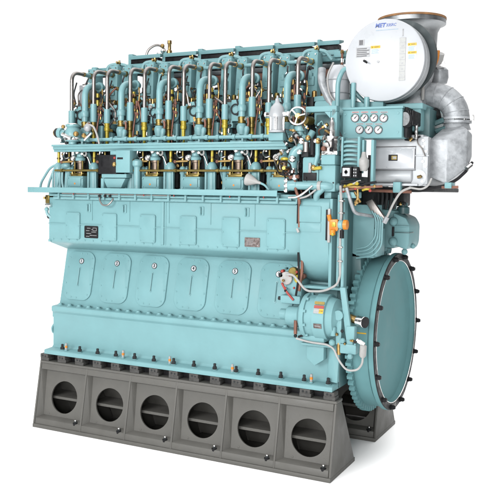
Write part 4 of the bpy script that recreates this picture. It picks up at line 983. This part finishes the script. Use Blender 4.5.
b.rplate((.09, yf, 4.357), X, Z, .15, .10, .002, .002, GREY, 2)
for k in range(5):
    b.box(.025, .155 if k % 2 else .13, yf-.0035, yf-.002, 4.388-k*.0185, 4.397-k*.0185, INK, 0)
P(b, 'nameplate', parent=sil)
def wlabel(x, z, w, h):
    b = MB(); b.rplate((x, yf, z+h*.32), X, Z, w, h*.3, .002, .002, YLAB, 2); b.rplate((x, yf, z-.15*h), X, Z, w, h*.62, .002, .002, WHITE, 2)
    for k in range(4): b.box(x-w*.42, x+w*(.2+.2*random.random()), yf-.0035, yf-.002, z-h*.01-k*h*.13, z+h*.06-k*h*.13, LBLUE, 0)
    b.box(x-w*.38, x-w*.3, yf-.0035, yf-.002, z+h*.25, z+h*.38, INK, 0); b.box(x-w*.1, x+w*.35, yf-.0035, yf-.002, z+h*.30, z+h*.35, INK, 0)
    return P(b, 'warning_label', 'yellow headed warning label', sil)
wlabel(.22, 4.372, .10, .09); wlabel(.595, 4.375, .088, .088); wlabel(.597, 4.295, .088, .085)
b = MB(); b.box(.468, .532, yf-.006, yf, 4.05, 4.475, ALU2, .002)
for k in range(7): b.box(.472, .528, yf-.0075, yf-.006, 4.08+k*.058, 4.086+k*.058, GREY, 0)
b.box(.494, .506, yf-.004, yf, 4.49, 4.56, GREY, .001)
for k in range(6): b.box(.49, .51, yf-.0075, yf-.006, 4.10+k*.058, 4.112+k*.058, GREY, 0)
P(b, 'level_scale', parent=sil)
b = MB(); b.cyl((.118, yf, 4.262), (.118, yf-.045, 4.262), .013, BLACK, n=10); b.cyl((.118, yf-.03, 4.265), (.15, yf-.06, 4.24), .010, BLACK, n=10); b.cyl((.25, yf, 4.252), (.25, yf-.008, 4.252), .014, GREY, n=12)
P(b, 'latch', parent=sil)
b = MB()
b.lathe((.311, .66, 4.24), Y, [(0, .30), (.19, .30), (.24, .37), (.31, .38), (.47, .35), (.53, .30), (.69, .25), (1.0, .25), (1.05, .27)], GALV, 48)
b.lathe((.385, .70, 4.32), Y, [(0, .30), (.0, .39), (.05, .395), (.06, .38), (.06, .30)], DSHEET, 64, True)
b.lathe((.33, 1.05, 4.05), (1, 0, -.15), [(0, .26), (.14, .2), (.25, .15)], GALV, 28)
b.hull([(.05, .9, 3.83), (.62, .9, 3.83), (.1, .9, 4.0), (.55, .9, 4.0), (.05, 1.9, 3.83), (.62, 1.9, 3.83), (.1, 1.9, 4.0), (.55, 1.9, 4.0)], GALV, .01)
P(b, 'turbocharger_casing')
b = MB()
b.lathe((.28, 1.6, 4.12), Z, [(0, .275), (.2, .275), (.5, .285), (.62, .29), (.68, .32), (.705, .345), (.71, .378), (.755, .378), (.757, .345), (.78, .345)], ZINC, 56)
for k in range(24): b.hexn((.28+.362*math.cos(k*.2618), 1.6+.362*math.sin(k*.2618), 4.875), Z, .012, -.03, BRIGHT)
ex = P(b, 'exhaust_outlet')
b = MB(); b.lathe((.28, 1.6, 4.878), Z, [(0, .30), (0, .382), (.022, .382), (.022, .30)], RUST, 56, True); P(b, 'gasket', parent=ex)
b = MB()
b.cyl((.60, 1.3, 4.50), (.72, 1.2, 4.28), .05, BRIGHT, n=14); b.cyl((.66, 1.2, 4.30), (.70, 1.15, 4.42), .06, PLASTIC, n=14); b.tube([(.655, 1.12, 4.28), (.69, 1.10, 4.34), (.70, 1.10, 4.44)], .022, ORANGE, 8, .03)
b.ball((.60, 1.15, 4.30), .05, BLACK, 12); b.lathe((.68, 1.3, 4.12), Z, [(0, .08), (.06, .095), (.14, .09), (.18, .05)], GALV, 18); b.cyl((.58, 1.1, 4.45), (.56, 1.05, 4.5), .03, BRIGHT, n=10)
b.tube([(.60, .88, 4.06), (.61, .87, 4.0), (.605, .88, 3.9)], .018, PLASTIC, 8, .03); b.ball((.60, .86, 4.08), .03, BRASS, 8)
b.cyl((.69, 1.1, 3.80), (.72, 1.05, 3.72), .05, DARK, n=12)
P(b, 'speed_sensor')
b = MB(); b.box(-.03, .66, .62, 1.7, 3.56, 3.80, TEAL, .02); b.box(.02, .68, .60, 1.5, 3.78, 3.84, TEAL, .01); b.box(.60, .72, .75, 1.6, 3.50, 3.80, DTEAL, .01)
b.box(.0, .30, .5, .62, 3.80, 3.86, TEAL, .008); b.tube([(.72, 1.0, 3.58), (.85, 1.02, 3.62), (.92, 1.05, 3.60)], .028, DTEAL, 8, .05); b.tube([(.70, 1.0, 3.66), (.80, 1.02, 3.70)], .03, DTEAL, 8)
P(b, 'turbocharger_bracket')
b = MB(); b.lathe((-.27, .70, 3.84), (.02, 0, 1), [(0, .125), (.06, .13), (.30, .13), (.38, .11), (.44, .06)], WHITE, 24)
b.ring((-.265, .70, 3.98), Z, .132, .006, GALV, 24, 6); b.ring((-.262, .70, 4.12), Z, .132, .006, GALV, 24, 6)
b.tube([(-.41, .60, 4.24), (-.40, .56, 4.10), (-.33, .55, 3.95), (-.27, .56, 3.84)], .042, GALV, 14, .1)
b.tube([(-.24, .49, 4.28), (-.32, .50, 4.14), (-.29, .52, 3.95), (-.22, .55, 3.86)], .011, PLASTIC, 8, .08)
P(b, 'lagged_duct', 'white lagged duct')
b = MB(); b.tube([(-.17, .44, 3.82), (-.17, .44, 4.08), (-.12, .46, 4.20), (-.06, .5, 4.22)], .025, TEALP, 12, .08); b.cyl((.0, .44, 3.80), (.0, .44, 4.05), .025, TEALP, n=12); b.tube([(-.03, .48, 4.0), (.03, .47, 3.93), (.1, .5, 3.86)], .022, DTEAL, 10, .04)
b.tube([(.14, .46, 3.78), (.14, .46, 3.9)], .03, TEALP, 10)
P(b, 'water_pipe')
b = MB(); b.box(-.62, -.20, 1.1, 1.3, 4.40, 4.46, TEAL, .01); b.box(-.45, -.18, 1.05, 1.12, 4.43, 4.5, TEAL, .01); b.cyl((-.2, 1.0, 4.48), (-.14, .98, 4.56), .045, TEAL, n=12)
for k in range(3):
    x = -.33+k*.07; b.cyl((x, 1.0, 4.30), (x, 1.0, 4.50), .014, COPPER, n=8); b.cyl((x, 1.0, 4.36), (x, 1.0, 4.40), .024, BRIGHT, n=10); b.hexn((x, 1.0, 4.46), Z, .022, .03, BRASS); b.ball((x-.02, .97, 4.31), .03, BRIGHT, 8)
b.cyl((-.40, 1.0, 4.26), (-.16, 1.0, 4.26), .03, BRIGHT, n=10); b.cyl((-.28, .95, 4.24), (-.28, .9, 4.24), .035, BRASS, n=10)
P(b, 'air_valve')

# ---------------------------------------------------------------- gauge panel
b = MB(); b.box(-.078, .542, .35, .60, 3.475, 3.765, TEAL, .008); b.box(-.085, .55, .34, .62, 3.765, 3.79, TEAL, .005)
b.hull([(-.078, .352, 3.50), (-.078, .352, 3.74), (-.14, .42, 3.66), (-.14, .42, 3.58), (-.078, .5, 3.5), (-.078, .5, 3.74)], TEAL)
for x in (-.05, .50):
    for z in (3.53, 3.72): b.lathe((x, .351, z), -Y, [(0, .011), (.006, .010)], TEAL, 10)
pan = P(b, 'gauge_panel')
GA = [(.057, 3.682, 1), (.154, 3.680, 1), (.254, 3.677, 1), (.355, 3.673, 3), (.107, 3.563, 0), (.203, 3.560, 1), (.302, 3.557, 2)]
for k, (x, z, g) in enumerate(GA):
    b = MB(); b.lathe((x, .35, z), -Y, [(0, .043), (.014, .043), (.016, .037), (.010, .036)], INK, 28); b.lathe((x, .3395, z), -Y, [(0, .0365), (.001, .0365)], DIAL, 28)
    for q in range(9):
        a = -.7+q*(PI+1.4)/8; e = Vector((math.cos(a), 0, math.sin(a))); p = Vector((x, .3383, z)); b.cyl(p+e*.026, p+e*.033, .0018, RED if q > 6 else INK, n=4)
    a = .8+.1*random.random(); e = Vector((math.cos(a), 0, math.sin(a))); p = Vector((x, .3375, z)); b.cyl(p-e*.010, p+e*.027, .0032, BLACK, n=6); b.cyl((x, .3395, z), (x, .336, z), .005, BLACK, n=10)
    if g in (1, 2, 3):
        for q in range(5):
            a = (2.3+q*.11) if g == 1 else (.45+q*.14 if g == 2 else 1.0+q*.1); e = Vector((math.cos(a), 0, math.sin(a))); b.cyl(Vector((x, .3383, z))+e*.028, Vector((x, .3383, z))+e*.0355, .0030, GREEN, n=4)
    P(b, 'pressure_gauge', parent=pan); b = MB()
    b.box(x-.038, x+.038, .3475, .35, z+.050, z+.066, GREY, 0)
    for q in range(5): b.box(x-.032+q*.0135, x-.022+q*.0135, .3465, .3476, z+.054, z+.062, RED if k < 3 else INK, 0)
    P(b, 'gauge_label', parent=pan)
b = MB(); b.box(.60, .66, .38, .62, 3.60, 3.74, BLACK, .012); b.lathe((.58, .40, 3.66), (-.55, -1, 0), [(0, .085), (.03, .085), (.035, .07)], BLACK, 24); b.lathe((.562, .367, 3.66), (-.55, -1, 0), [(0, .068), (.006, .068)], GREY, 24)
for k in range(3): b.cyl((.60+.022*k, .36, 3.60), (.60+.022*k, .36, 3.74), .014, BLACK, n=10)
b.box(.55, .58, .40, .6, 3.48, 3.78, BLACK, .004)
P(b, 'thermostat')
